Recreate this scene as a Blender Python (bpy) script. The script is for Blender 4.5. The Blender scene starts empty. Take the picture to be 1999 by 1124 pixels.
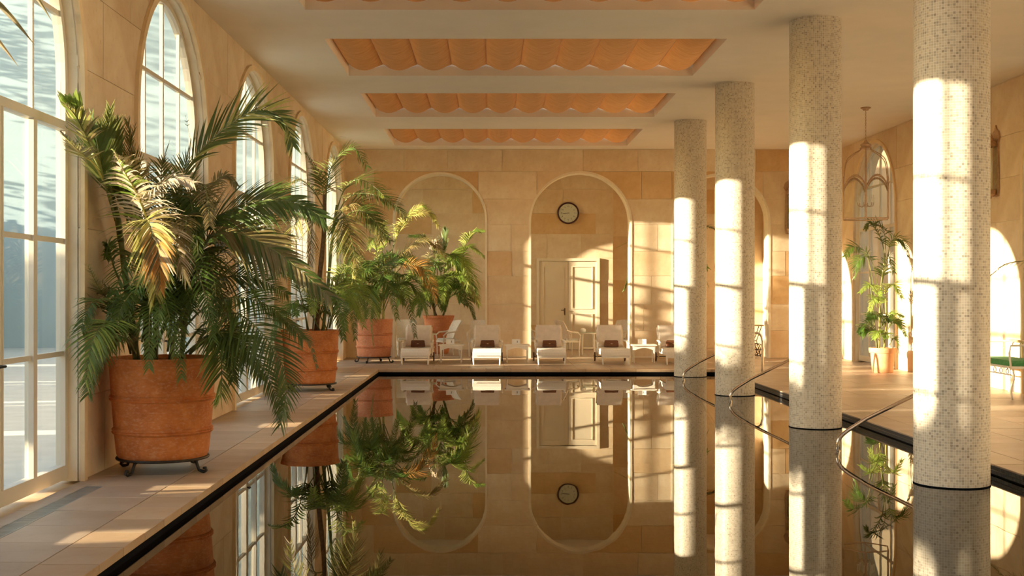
import bpy, bmesh, math, random
from math import pi, sin, cos, sqrt, radians
from mathutils import Vector, Matrix
random.seed(7)
C = bpy.context.scene.collection
SC = bpy.context.scene
F = 2400.0            # focal length in pixels of the 1999-px frame
CH = 1.41             # eye height over the deck (working units; everything is scaled by S at the end)
S = 1.2
K, KZ = 0.222, 0.176  # sun direction: (1, K, -KZ)

# ------------------------------------------------------------------ camera, sky, sun, exposure
cam = bpy.data.cameras.new('camera'); co = bpy.data.objects.new('camera', cam); C.objects.link(co)
cam.sensor_width = 36; cam.lens = F / 1999 * 36
cam.shift_x = 41.5 / 1999; cam.shift_y = 6 / 1999
cam.clip_end = 300
co.location = (0, 0, CH); co.rotation_euler = (pi / 2, 0, 0)
SC.camera = co
w = bpy.data.worlds.new('world'); SC.world = w; w.use_nodes = True
nt = w.node_tree; bg = nt.nodes['Background']
sky = nt.nodes.new('ShaderNodeTexSky'); sky.sky_type = 'NISHITA'; sky.sun_disc = False
sky.sun_elevation = radians(12); sky.sun_rotation = radians(-100); sky.air_density = 1.0; sky.dust_density = 1.5
nt.links.new(sky.outputs[0], bg.inputs['Color']); bg.inputs['Strength'].default_value = 0.55
sl = bpy.data.lights.new('sun', 'SUN'); so = bpy.data.objects.new('sun', sl); C.objects.link(so)
sl.energy = 26; sl.angle = radians(0.6); sl.color = (1.0, 0.80, 0.56)
so.rotation_euler = Vector((1, K, -KZ)).to_track_quat('-Z', 'Y').to_euler(); so.location = (-12, 0, 8)
SC.view_settings.view_transform = 'Standard'; SC.view_settings.look = 'None'
SC.view_settings.gamma = 1; SC.view_settings.use_curve_mapping = False
SC.view_settings.exposure = -0.12
cy = SC.cycles
cy.max_bounces = 14; cy.diffuse_bounces = 8; cy.glossy_bounces = 5; cy.transmission_bounces = 8
cy.transparent_max_bounces = 20; cy.sample_clamp_indirect = 6; cy.blur_glossy = 1.0
cy.caustics_reflective = True; cy.caustics_refractive = False
cy.use_denoising = True

# ------------------------------------------------------------------ helpers
def P(x, y, D):
    return Vector(((x - 958) * D / F, D, CH - (y - 568) * D / F))

class MB:
    def __init__(s): s.v = []; s.f = []; s.uv = None
    def add(s, vs, fs):
        n = len(s.v); s.v += [Vector(p) for p in vs]; s.f += [tuple(i + n for i in f) for f in fs]; return s
    def box(s, x0, x1, y0, y1, z0, z1):
        vs = [(x, y, z) for x in (x0, x1) for y in (y0, y1) for z in (z0, z1)]
        return s.add(vs, [(0, 1, 3, 2), (4, 6, 7, 5), (0, 4, 5, 1), (2, 3, 7, 6), (0, 2, 6, 4), (1, 5, 7, 3)])
    def cbox(s, x0, x1, y0, y1, z0, z1, c):   # box with chamfered upper edges
        c = min(c, (x1 - x0) * .45, (y1 - y0) * .45)
        vs = [(x, y, z0) for x, y in ((x0, y0), (x1, y0), (x1, y1), (x0, y1))]
        vs += [(x, y, z1 - c) for x, y in ((x0, y0), (x1, y0), (x1, y1), (x0, y1))]
        vs += [(x, y, z1) for x, y in ((x0 + c, y0 + c), (x1 - c, y0 + c), (x1 - c, y1 - c), (x0 + c, y1 - c))]
        fs = [(3, 2, 1, 0), (8, 9, 10, 11)]
        for a in (0, 4):
            for i in range(4): fs.append((a + i, a + (i + 1) % 4, a + 4 + (i + 1) % 4, a + 4 + i))
        return s.add(vs, fs)
    def prism(s, poly, fn, d0, d1):           # poly in (u,z), fn(u,z,d)->xyz
        n = len(poly)
        vs = [fn(u, z, d0) for u, z in poly] + [fn(u, z, d1) for u, z in poly]
        fs = [tuple(range(n)), tuple(range(2 * n - 1, n - 1, -1))]
        for i in range(n):
            j = (i + 1) % n; fs.append((i, i + n, j + n, j))
        return s.add(vs, fs)
    def tube(s, pts, r, n=8, cap=True, closed=False):
        pts = [Vector(p) for p in pts]; m = len(pts)
        rs = r if isinstance(r, (list, tuple)) else [r] * m
        ref = None; base = len(s.v); vs = []; fs = []
        for i, p in enumerate(pts):
            if closed: t = (pts[(i + 1) % m] - pts[i - 1])
            else: t = pts[min(i + 1, m - 1)] - pts[max(i - 1, 0)]
            t = t.normalized() if t.length > 1e-9 else Vector((0, 0, 1))
            if ref is None:
                ref = Vector((0, 0, 1)) if abs(t.z) < .9 else Vector((1, 0, 0))
            a = ref - t * ref.dot(t)
            a = a.normalized() if a.length > 1e-6 else t.orthogonal().normalized()
            ref = a; b = t.cross(a)
            for k in range(n):
                q = 2 * pi * k / n; vs.append(p + (a * cos(q) + b * sin(q)) * rs[i])
        for i in range(m if closed else m - 1):
            for k in range(n):
                i2 = (i + 1) % m; k2 = (k + 1) % n
                fs.append((i * n + k, i * n + k2, i2 * n + k2, i2 * n + k))
        if cap and not closed:
            fs.append(tuple(range(n - 1, -1, -1))); fs.append(tuple(range((m - 1) * n, m * n)))
        return s.add(vs, fs)
    def lathe(s, prof, n=32, c=(0, 0, 0)):
        c = Vector(c); vs = []; fs = []; m = len(prof)
        for r, z in prof:
            for k in range(n):
                q = 2 * pi * k / n; vs.append(c + Vector((r * cos(q), r * sin(q), z)))
        for i in range(m - 1):
            for k in range(n):
                k2 = (k + 1) % n; fs.append((i * n + k, i * n + k2, (i + 1) * n + k2, (i + 1) * n + k))
        if prof[0][0] > 1e-4: fs.append(tuple(range(n - 1, -1, -1)))
        if prof[-1][0] > 1e-4: fs.append(tuple(range((m - 1) * n, m * n)))
        return s.add(vs, fs)
    def xf(s, M): s.v = [M @ p for p in s.v]; return s

def mesh_from(mb, name, mat, smooth=False, bev=0):
    me = bpy.data.meshes.new(name)
    me.from_pydata([tuple(p) for p in mb.v], [], mb.f)
    mats = mat if isinstance(mat, (list, tuple)) else [mat]
    for m in mats: me.materials.append(m)
    if smooth:
        me.polygons.foreach_set('use_smooth', [True] * len(me.polygons))
    me.update()
    return me

def obj(name, mb, mat, parent=None, smooth=False, center=False, loc=None, fixn=True, sharp=None):
    off = Vector((0, 0, 0))
    if center:
        xs = [p.x for p in mb.v]; ys = [p.y for p in mb.v]; zs = [p.z for p in mb.v]
        off = Vector(((min(xs) + max(xs)) / 2, (min(ys) + max(ys)) / 2, (min(zs) + max(zs)) / 2 if center == 'c' else min(zs)))
        mb.v = [p - off for p in mb.v]
    me = mesh_from(mb, name, mat, smooth)
    if fixn:
        b = bmesh.new(); b.from_mesh(me); bmesh.ops.recalc_face_normals(b, faces=b.faces); b.to_mesh(me); b.free()
    if smooth and sharp:
        me.set_sharp_from_angle(angle=radians(sharp))
    o = bpy.data.objects.new(name, me); C.objects.link(o)
    o.location = off if loc is None else Vector(loc) + off
    if parent: o.parent = parent
    return o

def thing(name, label, cat, loc=(0, 0, 0), rz=0, group=None):
    o = bpy.data.objects.new(name, None); C.objects.link(o); o.empty_display_size = .1
    o.location = loc; o.rotation_euler = (0, 0, rz); o['label'] = label; o['category'] = cat
    if group: o['group'] = group
    return o

def tag(o, label, cat, group=None, kind=None):
    o['label'] = label; o['category'] = cat
    if group: o['group'] = group
    if kind: o['kind'] = kind
    return o

def struct(o, label=None, cat=None):
    o['kind'] = 'structure'
    if label: o['label'] = label
    if cat: o['category'] = cat
    return o

def dup(root, loc, rz, label, group=None):
    r = root.copy(); C.objects.link(r); r.location = loc; r.rotation_euler = (0, 0, rz)
    r['label'] = label
    if group: r['group'] = group
    for ch in list(root.children):
        c = ch.copy(); C.objects.link(c); c.parent = r
        for g in ch.children:
            d = g.copy(); C.objects.link(d); d.parent = c
    return r

# ------------------------------------------------------------------ materials
def newmat(name):
    m = bpy.data.materials.new(name); m.use_nodes = True
    return m, m.node_tree, m.node_tree.nodes['Principled BSDF']

def ramp(nt, stops, src):
    r = nt.nodes.new('ShaderNodeValToRGB')
    while len(r.color_ramp.elements) < len(stops): r.color_ramp.elements.new(.5)
    for e, (p, c) in zip(r.color_ramp.elements, stops): e.position = p; e.color = (*c, 1)
    nt.links.new(src, r.inputs[0]); return r.outputs[0]

def noise(nt, scale, detail=5, rough=.6, coord='Object', stretch=None):
    tc = nt.nodes.new('ShaderNodeTexCoord'); n = nt.nodes.new('ShaderNodeTexNoise')
    n.inputs['Scale'].default_value = scale; n.inputs['Detail'].default_value = detail; n.inputs['Roughness'].default_value = rough
    src = tc.outputs[coord]
    if stretch:
        mp = nt.nodes.new('ShaderNodeMapping'); mp.inputs['Scale'].default_value = stretch
        nt.links.new(src, mp.inputs['Vector']); src = mp.outputs[0]
    nt.links.new(src, n.inputs['Vector']); return n.outputs['Fac']

def mixc(nt, a, b, f, mode='MIX'):
    m = nt.nodes.new('ShaderNodeMix'); m.data_type = 'RGBA'; m.blend_type = mode
    for s, v in ((m.inputs[0], f), (m.inputs[6], a), (m.inputs[7], b)):
        if hasattr(v, 'links') or hasattr(v, 'is_linked'): nt.links.new(v, s)
        elif isinstance(v, (int, float)): s.default_value = v
        else: s.default_value = (*v, 1)
    return m.outputs[2]

def bump(nt, bsdf, h, strength=.3, dist=.01):
    b = nt.nodes.new('ShaderNodeBump'); b.inputs['Strength'].default_value = strength; b.inputs['Distance'].default_value = dist
    nt.links.new(h, b.inputs['Height']); nt.links.new(b.outputs[0], bsdf.inputs['Normal'])

def simple(name, c, rough=.6, metal=0, var=.12, scale=6, bstr=.0, bscale=60, spec=.4):
    m, nt, b = newmat(name)
    n = noise(nt, scale)
    c2 = tuple(x * (1 - var) for x in c); c1 = tuple(min(1, x * (1 + var)) for x in c)
    nt.links.new(ramp(nt, [(.3, c2), (.7, c1)], n), b.inputs['Base Color'])
    b.inputs['Roughness'].default_value = rough; b.inputs['Metallic'].default_value = metal
    b.inputs['Specular IOR Level'].default_value = spec
    if bstr: bump(nt, b, noise(nt, bscale), bstr)
    return m

def stone_mat(name, stops, rough=.75, pit=True, spec=.2):
    m, nt, b = newmat(name)
    oi = nt.nodes.new('ShaderNodeObjectInfo')
    base = ramp(nt, stops, oi.outputs['Random'])
    n = noise(nt, 1.7, 6, .65)
    c = mixc(nt, base, ramp(nt, [(.3, (.80, .70, .58)), (.65, (1, 1, 1))], n), .8, 'MULTIPLY')
    n2 = noise(nt, 14, 8, .75)
    c = mixc(nt, c, ramp(nt, [(.30, (.55, .42, .30)), (.40, (1, 1, 1))], n2), .5, 'MULTIPLY')
    nt.links.new(c, b.inputs['Base Color']); b.inputs['Roughness'].default_value = rough
    b.inputs['Specular IOR Level'].default_value = spec
    bump(nt, b, n2, .35, .008)
    return m

M = {}
M['stone'] = stone_mat('limestone', [(0, (.80, .66, .46)), (.30, (.86, .74, .55)), (.55, (.80, .64, .42)), (.78, (.84, .70, .50)), (.90, (.76, .54, .29)), (1, (.72, .50, .26))])
M['stone_side'] = stone_mat('limestone_side', [(0, (.80, .66, .47)), (.5, (.84, .70, .51)), (1, (.77, .62, .43))])
M['joint'] = simple('mortar_joint', (.60, .46, .29), .9)
M['plaster'] = simple('ceiling_plaster', (.86, .80, .69), .8, var=.03, scale=1.5)
M['reveal'] = simple('reveal_stone', (.84, .74, .56), .7, var=.08, scale=3, bstr=.1)
M['trim'] = simple('arch_trim_stone', (.80, .62, .38), .7, var=.10, scale=4, bstr=.1)
M['floor'] = stone_mat('floor_stone', [(0, (.46, .35, .26)), (.5, (.52, .40, .29)), (1, (.42, .32, .23))], .42, spec=.5)
M['coping'] = stone_mat('coping_stone', [(0, (.54, .38, .23)), (.5, (.60, .43, .27)), (1, (.50, .36, .23))], .5, spec=.4)
M['terracotta'] = None
def terracotta(name, a, b_, lime=.35):
    m, nt, b = newmat(name)
    n = noise(nt, 5, 6, .65); n2 = noise(nt, 22, 6, .7, stretch=(1, 1, 2.2)); n3 = noise(nt, 9, 8, .7)
    c = ramp(nt, [(.32, a), (.66, b_)], n)
    c = mixc(nt, c, (.78, .56, .36), ramp(nt, [(.50, (0, 0, 0)), (.68, (lime, lime, lime))], n2))
    c = mixc(nt, c, (.30, .10, .035), ramp(nt, [(.56, (0, 0, 0)), (.75, (.32, .32, .32))], n3))
    nt.links.new(c, b.inputs['Base Color']); b.inputs['Roughness'].default_value = .62; b.inputs['Specular IOR Level'].default_value = .3
    bump(nt, b, n2, .25, .006); return m
M['terracotta'] = terracotta('terracotta', (.50, .14, .035), (.70, .25, .07), .38)
M['terracotta_pink'] = terracotta('terracotta_rosy', (.58, .20, .095), (.68, .27, .13), .5)
M['terracotta_light'] = terracotta('terracotta_light', (.78, .36, .17), (.86, .46, .24), .4)
M['iron'] = simple('wrought_iron', (.055, .045, .035), .45, .7)
M['brown_iron'] = simple('brown_iron', (.16, .10, .06), .5, .4)
M['steel'] = simple('brushed_steel', (.62, .52, .42), .16, 1.0, var=.03)
M['frame'] = simple('painted_frame', (.70, .64, .53), .4, var=.04, scale=2)
M['seal'] = simple('dark_glazing_edge', (.12, .14, .10), .5)
M['white_paint'] = simple('white_paint', (.86, .80, .70), .45, var=.05)
M['door'] = simple('door_paint', (.84, .74, .56), .45, var=.04, scale=2)
M['cream_weave'] = simple('cream_weave', (.80, .72, .60), .8, var=.12, scale=40, bstr=.4, bscale=120)
M['white_weave'] = simple('white_weave', (.90, .86, .78), .7, var=.08, scale=50, bstr=.4, bscale=130)
M['cushion'] = simple('cream_cushion', (.80, .72, .63), .9, var=.07, scale=8, bstr=.15)
M['grey_cushion'] = simple('pale_grey_cushion', (.62, .60, .54), .9, var=.06, scale=8)
M['brown'] = simple('brown_leather', (.15, .055, .022), .45, var=.25, scale=30, bstr=.2)
M['badge'] = simple('tan_emblem', (.55, .36, .22), .5)
M['wheel'] = simple('dark_wheel', (.09, .04, .035), .4)
M['black_tile'] = simple('black_tile', (.005, .005, .006), .8, spec=.05)
M['soil'] = simple('dark_soil', (.045, .03, .02), .95, scale=30, var=.4, bstr=.8)
M['stem'] = simple('palm_stem', (.16, .17, .05), .55, var=.4, scale=9)
M['stem_yellow'] = simple('yellow_cane', (.45, .40, .10), .55, var=.3, scale=9)
M['stem_brown'] = simple('brown_trunk', (.17, .09, .045), .8, var=.4, scale=20, bstr=.6)
M['paper'] = simple('white_card', (.90, .88, .84), .6, var=.02)
M['ink'] = simple('printed_grey', (.35, .35, .36), .6)
M['wood'] = simple('table_wood', (.62, .42, .22), .45, var=.15)
M['green'] = simple('green_cushion', (.08, .28, .10), .85, var=.25, scale=25, bstr=.3)
M['clock_rim'] = simple('clock_rim', (.07, .015, .018), .3)
M['clock_face'] = simple('clock_face', (.82, .76, .64), .5, var=.02)
M['clock_hand'] = simple('clock_hand', (.02, .02, .02), .5)
M['gilt'] = simple('pale_gilt_metal', (.50, .33, .20), .45, .35, var=.2, scale=20)
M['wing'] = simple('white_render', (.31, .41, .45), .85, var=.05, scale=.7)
M['gravel'] = simple('pale_gravel', (.48, .51, .50), .95, var=.08, scale=3)
M['bark'] = simple('bark', (.12, .09, .06), .9)
M['tan_wall'] = simple('tan_courtyard_stone', (.78, .62, .40), .9, var=.08, scale=1)
M['edge_dark'] = simple('edge_dark_tile', (.03, .035, .045), .3, var=.4, scale=30)
M['grille'] = simple('grille_metal', (.45, .43, .38), .4, .6)

def glassmat(name, tint, refl=.9, ior=1.5):
    m = bpy.data.materials.new(name); m.use_nodes = True; nt = m.node_tree; nt.nodes.clear()
    o = nt.nodes.new('ShaderNodeOutputMaterial'); mx = nt.nodes.new('ShaderNodeMixShader')
    t = nt.nodes.new('ShaderNodeBsdfTransparent'); g = nt.nodes.new('ShaderNodeBsdfGlossy'); fr = nt.nodes.new('ShaderNodeFresnel')
    t.inputs[0].default_value = (*tint, 1); g.inputs[0].default_value = (refl, refl, refl, 1); g.inputs['Roughness'].default_value = .01
    lw = nt.nodes.new('ShaderNodeLayerWeight'); lw.inputs[0].default_value = .5
    pw = nt.nodes.new('ShaderNodeMath'); pw.operation = 'POWER'; pw.inputs[1].default_value = 5; nt.links.new(lw.outputs['Facing'], pw.inputs[0])
    ml = nt.nodes.new('ShaderNodeMath'); ml.operation = 'MULTIPLY_ADD'; ml.inputs[1].default_value = .3; ml.inputs[2].default_value = ior; nt.links.new(pw.outputs[0], ml.inputs[0])
    nt.nodes.remove(fr)
    nt.links.new(ml.outputs[0], mx.inputs[0]); nt.links.new(t.outputs[0], mx.inputs[1]); nt.links.new(g.outputs[0], mx.inputs[2])
    nt.links.new(mx.outputs[0], o.inputs[0]); return m
M['glass'] = glassmat('window_glass', (.96, .985, .98), .8, .015)
M['table_glass'] = glassmat('table_glass', (.85, .92, .88), .9, .04)

def watermat():
    m = bpy.data.materials.new('pool_water'); m.use_nodes = True; nt = m.node_tree; nt.nodes.clear()
    o = nt.nodes.new('ShaderNodeOutputMaterial'); mx = nt.nodes.new('ShaderNodeMixShader')
    t = nt.nodes.new('ShaderNodeBsdfTransparent'); g = nt.nodes.new('ShaderNodeBsdfGlossy'); fr = nt.nodes.new('ShaderNodeFresnel')
    t.inputs[0].default_value = (.42, .40, .30, 1); g.inputs[0].default_value = (.97, .95, .93, 1); g.inputs['Roughness'].default_value = .0
    fr.inputs[0].default_value = 1.6
    n = noise(nt, 1.6, 3, .5, stretch=(1, .5, 1))
    b = nt.nodes.new('ShaderNodeBump'); b.inputs['Strength'].default_value = .03; b.inputs['Distance'].default_value = .02
    nt.links.new(n, b.inputs['Height']); nt.links.new(b.outputs[0], g.inputs['Normal']); 
    nt.links.new(fr.outputs[0], mx.inputs[0]); nt.links.new(t.outputs[0], mx.inputs[1]); nt.links.new(g.outputs[0], mx.inputs[2])
    nt.links.new(mx.outputs[0], o.inputs[0]); return m
M['water'] = watermat()

def mosaic(name, size, stops, grout, mort=.09, rough=.45, coord='UV'):
    m, nt, b = newmat(name)
    tc = nt.nodes.new('ShaderNodeTexCoord'); sc = nt.nodes.new('ShaderNodeVectorMath'); sc.operation = 'SCALE'; sc.inputs['Scale'].default_value = 1 / size
    nt.links.new(tc.outputs[coord], sc.inputs[0])
    fl = nt.nodes.new('ShaderNodeVectorMath'); fl.operation = 'FLOOR'; nt.links.new(sc.outputs[0], fl.inputs[0])
    wn = nt.nodes.new('ShaderNodeTexWhiteNoise'); wn.noise_dimensions = '3D'; nt.links.new(fl.outputs[0], wn.inputs['Vector'])
    c = ramp(nt, stops, wn.outputs['Value'])
    frn = nt.nodes.new('ShaderNodeVectorMath'); frn.operation = 'FRACTION'; nt.links.new(sc.outputs[0], frn.inputs[0])
    sx = nt.nodes.new('ShaderNodeSeparateXYZ'); nt.links.new(frn.outputs[0], sx.inputs[0])
    def lt(i):
        q = nt.nodes.new('ShaderNodeMath'); q.operation = 'LESS_THAN'; q.inputs[1].default_value = mort; nt.links.new(sx.outputs[i], q.inputs[0]); return q.outputs[0]
    mxn = nt.nodes.new('ShaderNodeMath'); mxn.operation = 'MAXIMUM'; nt.links.new(lt(0), mxn.inputs[0]); nt.links.new(lt(1), mxn.inputs[1])
    nt.links.new(mixc(nt, c, grout, mxn.outputs[0]), b.inputs['Base Color'])
    b.inputs['Roughness'].default_value = rough; b.inputs['Specular IOR Level'].default_value = .35
    inv = nt.nodes.new('ShaderNodeMath'); inv.operation = 'SUBTRACT'; inv.inputs[0].default_value = 1; nt.links.new(mxn.outputs[0], inv.inputs[1])
    bump(nt, b, inv.outputs[0], .3, .003)
    return m
M['mosaic'] = mosaic('column_mosaic', .0205, [(0, (.36, .30, .23)), (.10, (.47, .42, .34)), (.35, (.60, .54, .44)), (.7, (.68, .62, .51)), (1, (.54, .46, .34))], (.84, .79, .69), .11)
M['pool_tile'] = mosaic('pool_tile', .1, [(0, (.16, .13, .09)), (1, (.24, .19, .13))], (.09, .07, .05), .04, .5, 'Object')

def fabricmat():
    m = bpy.data.materials.new('orange_linen'); m.use_nodes = True; nt = m.node_tree; b = nt.nodes['Principled BSDF']; o = nt.nodes['Material Output']
    n = noise(nt, 7, 5, .6, stretch=(.6, 6, 1)); n2 = noise(nt, 90, 3, .6, stretch=(.4, 3, 1))
    c = ramp(nt, [(.3, (.52, .23, .07)), (.7, (.72, .37, .13))], n)
    c = mixc(nt, c, ramp(nt, [(.3, (.86, .82, .78)), (.7, (1, 1, 1))], n2), .6, 'MULTIPLY')
    nt.links.new(c, b.inputs['Base Color']); b.inputs['Roughness'].default_value = .9; b.inputs['Specular IOR Level'].default_value = .05
    bump(nt, b, n, .6, .03)
    t = nt.nodes.new('ShaderNodeBsdfTranslucent'); nt.links.new(c, t.inputs[0])
    mx = nt.nodes.new('ShaderNodeMixShader'); mx.inputs[0].default_value = .3
    nt.links.new(b.outputs[0], mx.inputs[1]); nt.links.new(t.outputs[0], mx.inputs[2]); nt.links.new(mx.outputs[0], o.inputs[0]); return m
M['fabric'] = fabricmat()

def leafmat(name, a, b_, tr=.35):
    m = bpy.data.materials.new(name); m.use_nodes = True; nt = m.node_tree; b = nt.nodes['Principled BSDF']; o = nt.nodes['Material Output']
    n = noise(nt, 3, 4, .6)
    c = ramp(nt, [(.3, a), (.7, b_)], n)
    nt.links.new(c, b.inputs['Base Color']); b.inputs['Roughness'].default_value = .45; b.inputs['Specular IOR Level'].default_value = .3
    t = nt.nodes.new('ShaderNodeBsdfTranslucent')
    cc = mixc(nt, c, (1.0, .95, .35), .30); nt.links.new(cc, t.inputs[0])
    mx = nt.nodes.new('ShaderNodeMixShader'); mx.inputs[0].default_value = tr
    nt.links.new(b.outputs[0], mx.inputs[1]); nt.links.new(t.outputs[0], mx.inputs[2]); nt.links.new(mx.outputs[0], o.inputs[0]); return m
M['leaf_dark'] = leafmat('leaf_dark_green', (.030, .062, .010), (.070, .112, .016), .26)
M['leaf_mid'] = leafmat('leaf_mid_green', (.045, .11, .018), (.10, .18, .03), .32)
M['leaf_bright'] = leafmat('leaf_bright_green', (.16, .28, .04), (.28, .36, .07), .45)
M['leaf_yellow'] = leafmat('leaf_yellow', (.34, .34, .08), (.46, .42, .14), .42)
M['leaf_olive'] = leafmat('leaf_olive_brown', (.12, .11, .035), (.22, .15, .06), .25)
M['leaf_dry'] = leafmat('leaf_dry_pale', (.40, .31, .20), (.58, .48, .35), .2)
M['leaf_rust'] = leafmat('leaf_rust', (.50, .20, .05), (.62, .34, .10), .35)
for k_ in M: M[k_].name = M[k_].name

# ------------------------------------------------------------------ room dimensions
XW, XR, DW, CZ = -3.05, 7.33, 25.9, 4.395
PX0, PX1, PY1 = -2.016, 4.09, 22.15
DB = -5.0                         # wall behind the camera
WC = [23.82, 19.83, 15.84, 11.85, 7.86, 3.87, -.12]; WR = 1.27; WS = 2.96     # left windows: centre, radius, springing
GW = 27.22                         # the gallery's own window
RWC = [23.5, 19.6, 15.6, 11.6, 7.6, 3.6]
WZ0 = .02

def top_at(u, ops):
    """highest opening edge over u, or None"""
    for c, R, sp in ops:
        if abs(u - c) < R - 1e-6: return sp + sqrt(max(0, R * R - (u - c) ** 2))
    return None

def block_polys(u0, u1, z0, z1, ops):
    """rectangle minus arched openings -> list of polygons"""
    cuts = {u0, u1}
    for c, R, sp in ops:
        for i in range(-20, 21):
            u = c + R * sin(i / 20 * pi / 2)
            if u0 < u < u1: cuts.add(u)
    us = sorted(cuts); segs = []
    for a, b in zip(us, us[1:]):
        if b - a < 1e-5: continue
        m = (a + b) / 2; op = [o for o in ops if abs(m - o[0]) < o[1]]
        if op:
            c, R, sp = op[0]
            la = sp + sqrt(max(0, R * R - (a - c) ** 2)); lb = sp + sqrt(max(0, R * R - (b - c) ** 2))
            la, lb = max(z0, la), max(z0, lb)
        else: la = lb = z0
        if la >= z1 - 1e-4 and lb >= z1 - 1e-4: segs.append(None)
        else: segs.append((a, min(la, z1), b, min(lb, z1)))
    runs = []; cur = []
    for s in segs:
        if s is None:
            if cur: runs.append(cur); cur = []
        else: cur.append(s)
    if cur: runs.append(cur)
    out = []
    for r in runs:
        low = []
        for a, la, b, lb in r:
            for p in ((a, la), (b, lb)):
                if not low or (abs(low[-1][0] - p[0]) > 1e-5 or abs(low[-1][1] - p[1]) > 1e-5): low.append(p)
        a = r[0][0]; b = r[-1][2]
        poly = list(low)
        if z1 - low[-1][1] > 1e-4: poly.append((b, z1))
        if z1 - low[0][1] > 1e-4: poly.append((a, z1))
        if len(poly) >= 3 and (b - a) > .02:
            A = abs(sum(p[0] * q[1] - q[0] * p[1] for p, q in zip(poly, poly[1:] + poly[:1]))) / 2
            if A > .004: out.append(poly)
    return out

def masonry(root, fn, ops, u0, u1, z0, z1, mat, seed, hs, ws, gap=.005, limit=290, near=None):
    """courses of stone blocks, each its own object, in front of the backing"""
    rnd = random.Random(seed); z = z0; blocks = []
    ci = 0
    while z < z1 - .05:
        h = hs[ci % len(hs)]; ci += 1
        zt = min(z + h, z1)
        if z1 - zt < .12: zt = z1
        u = u0
        first = True
        while u < u1 - .01:
            wd = rnd.uniform(*ws) * (rnd.uniform(.3, .9) if first else 1); first = False
            ut = u + wd
            if u1 - ut < .3: ut = u1
            for poly in block_polys(u + gap / 2, ut - gap / 2, z + gap / 2, zt - gap / 2, ops):
                blocks.append(poly)
            u = ut
        z = zt
    if near is not None: blocks.sort(key=near)
    rest = MB()
    for i, poly in enumerate(blocks):
        pr = rnd.uniform(0, .004)
        if i < limit:
            b = MB().prism(poly, fn, .018, -pr)
            obj('stone_block', b, mat, root, center='c')
        else: rest.prism(poly, fn, .018, -pr)
    if rest.v:
        r = obj('stone_facing', rest, mat, root); r['kind'] = 'stuff'

def backing(name, fn, ops, u0, u1, z0, z1, thick, mats, front=.012):
    """the wall's core with arched openings cut through, from polygons without gaps"""
    b = MB()
    step = 1.0
    for poly in block_polys(u0, u1, z0, z1, ops):
        b.prism(poly, fn, front, thick)
    # split runs at openings: block_polys handles them in one polygon per run
    o = obj(name, b, mats)
    bm = bmesh.new(); bm.from_mesh(o.data)
    bmesh.ops.triangulate(bm, faces=[f for f in bm.faces if len(f.verts) > 4]); bm.to_mesh(o.data); bm.free()
    return struct(o)

# ------------------------------------------------------------------ walls
fl = lambda u, z, d: (XW - d, u, z)            # left wall, d>0 goes outwards
fr_ = lambda u, z, d: (XR + d, u, z)
ff = lambda u, z, d: (u, DW + d, z)            # far wall, d>0 goes away
opsL = [(c, WR, WS) for c in WC] + [(GW, WR, WS)]
opsR = [(c, WR, WS) for c in RWC] + [(27.3, 1.1, 2.9)]
FA = [(-1.07, .95, 1.44 + CH + .07), (1.89, 1.043, 1.44 + CH), (4.85, 1.0, 1.44 + CH)]
HS = [.58, .55, .60, .52, .56, .54, .58, .50]
wl = backing('wall_left', fl, opsL, DB, 30.5, -.0, CZ + .6, .17, M['reveal'])
masonry(wl, fl, opsL, 3.0, DW, 0, CZ, M['stone_side'], 3, [.62, .60, .66, .58, .62, .60, .715], (.9, 1.8), .004)
wr_ = backing('wall_right', fr_, opsR, DB, 30.5, 0, CZ + .6, .32, M['reveal'])
masonry(wr_, fr_, opsR, 12.5, DW, 0, CZ, M['stone_side'], 5, [.60, .62, .60, .58, .62, .60, .775], (.9, 1.8), .006)
wf = backing('wall_far', ff, FA, XW, XR, 0, CZ + .3, .42, M['reveal'])
masonry(wf, ff, FA, XW, XR, 0, CZ, M['stone'], 12, HS, (.6, 1.75), .007)
# wall behind the camera
struct(obj('wall_near', MB().box(XW - .3, XR + .3, DB - .3, DB, -1.7, CZ + .6), M['stone_side']))
# gallery behind the arches
fg = lambda u, z, d: (u, 29.6 + d, z)
gb = backing('wall_gallery', fg, [], XW, 2.95, 0, CZ, .9, M['reveal'])
masonry(gb, fg, [(1.877, .765, -5)], XW, 2.945, 0, CZ, M['stone'], 21, HS[2:] + HS[:2], (.7, 1.7), .007) if False else None
# clock wall blocks leave the doorway free: doorway is a flat-headed opening of height 2.22
DX0, DX1, DZ = 1.10, 2.62, 2.20
def flat_blocks(root, fn, u0, u1, z0, z1, hole, mat, seed, hs, ws, gap):
    rnd = random.Random(seed); z = z0; ci = 0
    hx0, hx1, hz = hole
    while z < z1 - .05:
        zt = min(z + hs[ci % len(hs)], z1); ci += 1
        if z1 - zt < .12: zt = z1
        if z < hz < zt: zt = hz
        u = u0
        while u < u1 - .01:
            ut = u + rnd.uniform(*ws)
            if u1 - ut < .3: ut = u1
            parts = [(u, ut)]
            if z < hz - .01:
                parts = [(a, b) for a, b in ((u, min(ut, hx0)), (max(u, hx1), ut)) if b - a > .02]
            for a, b in parts:
                poly = [(a + gap / 2, z + gap / 2), (b - gap / 2, z + gap / 2), (b - gap / 2, zt - gap / 2), (a + gap / 2, zt - gap / 2)]
                obj('stone_block', MB().prism(poly, fn, .018, -rnd.uniform(0, .004)), mat, root, center='c')
            u = ut
        z = zt
flat_blocks(gb, fg, XW, 2.945, 0, CZ, (DX0, DX1, DZ), M['stone'], 21, HS[2:] + HS[:2], (.7, 1.7), .007)
fg2 = lambda u, z, d: (u, 30.3 + d, z)
gb2 = backing('wall_gallery_recess', fg2, [], 2.95, 6.7, 0, CZ, .25, M['reveal'])
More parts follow.
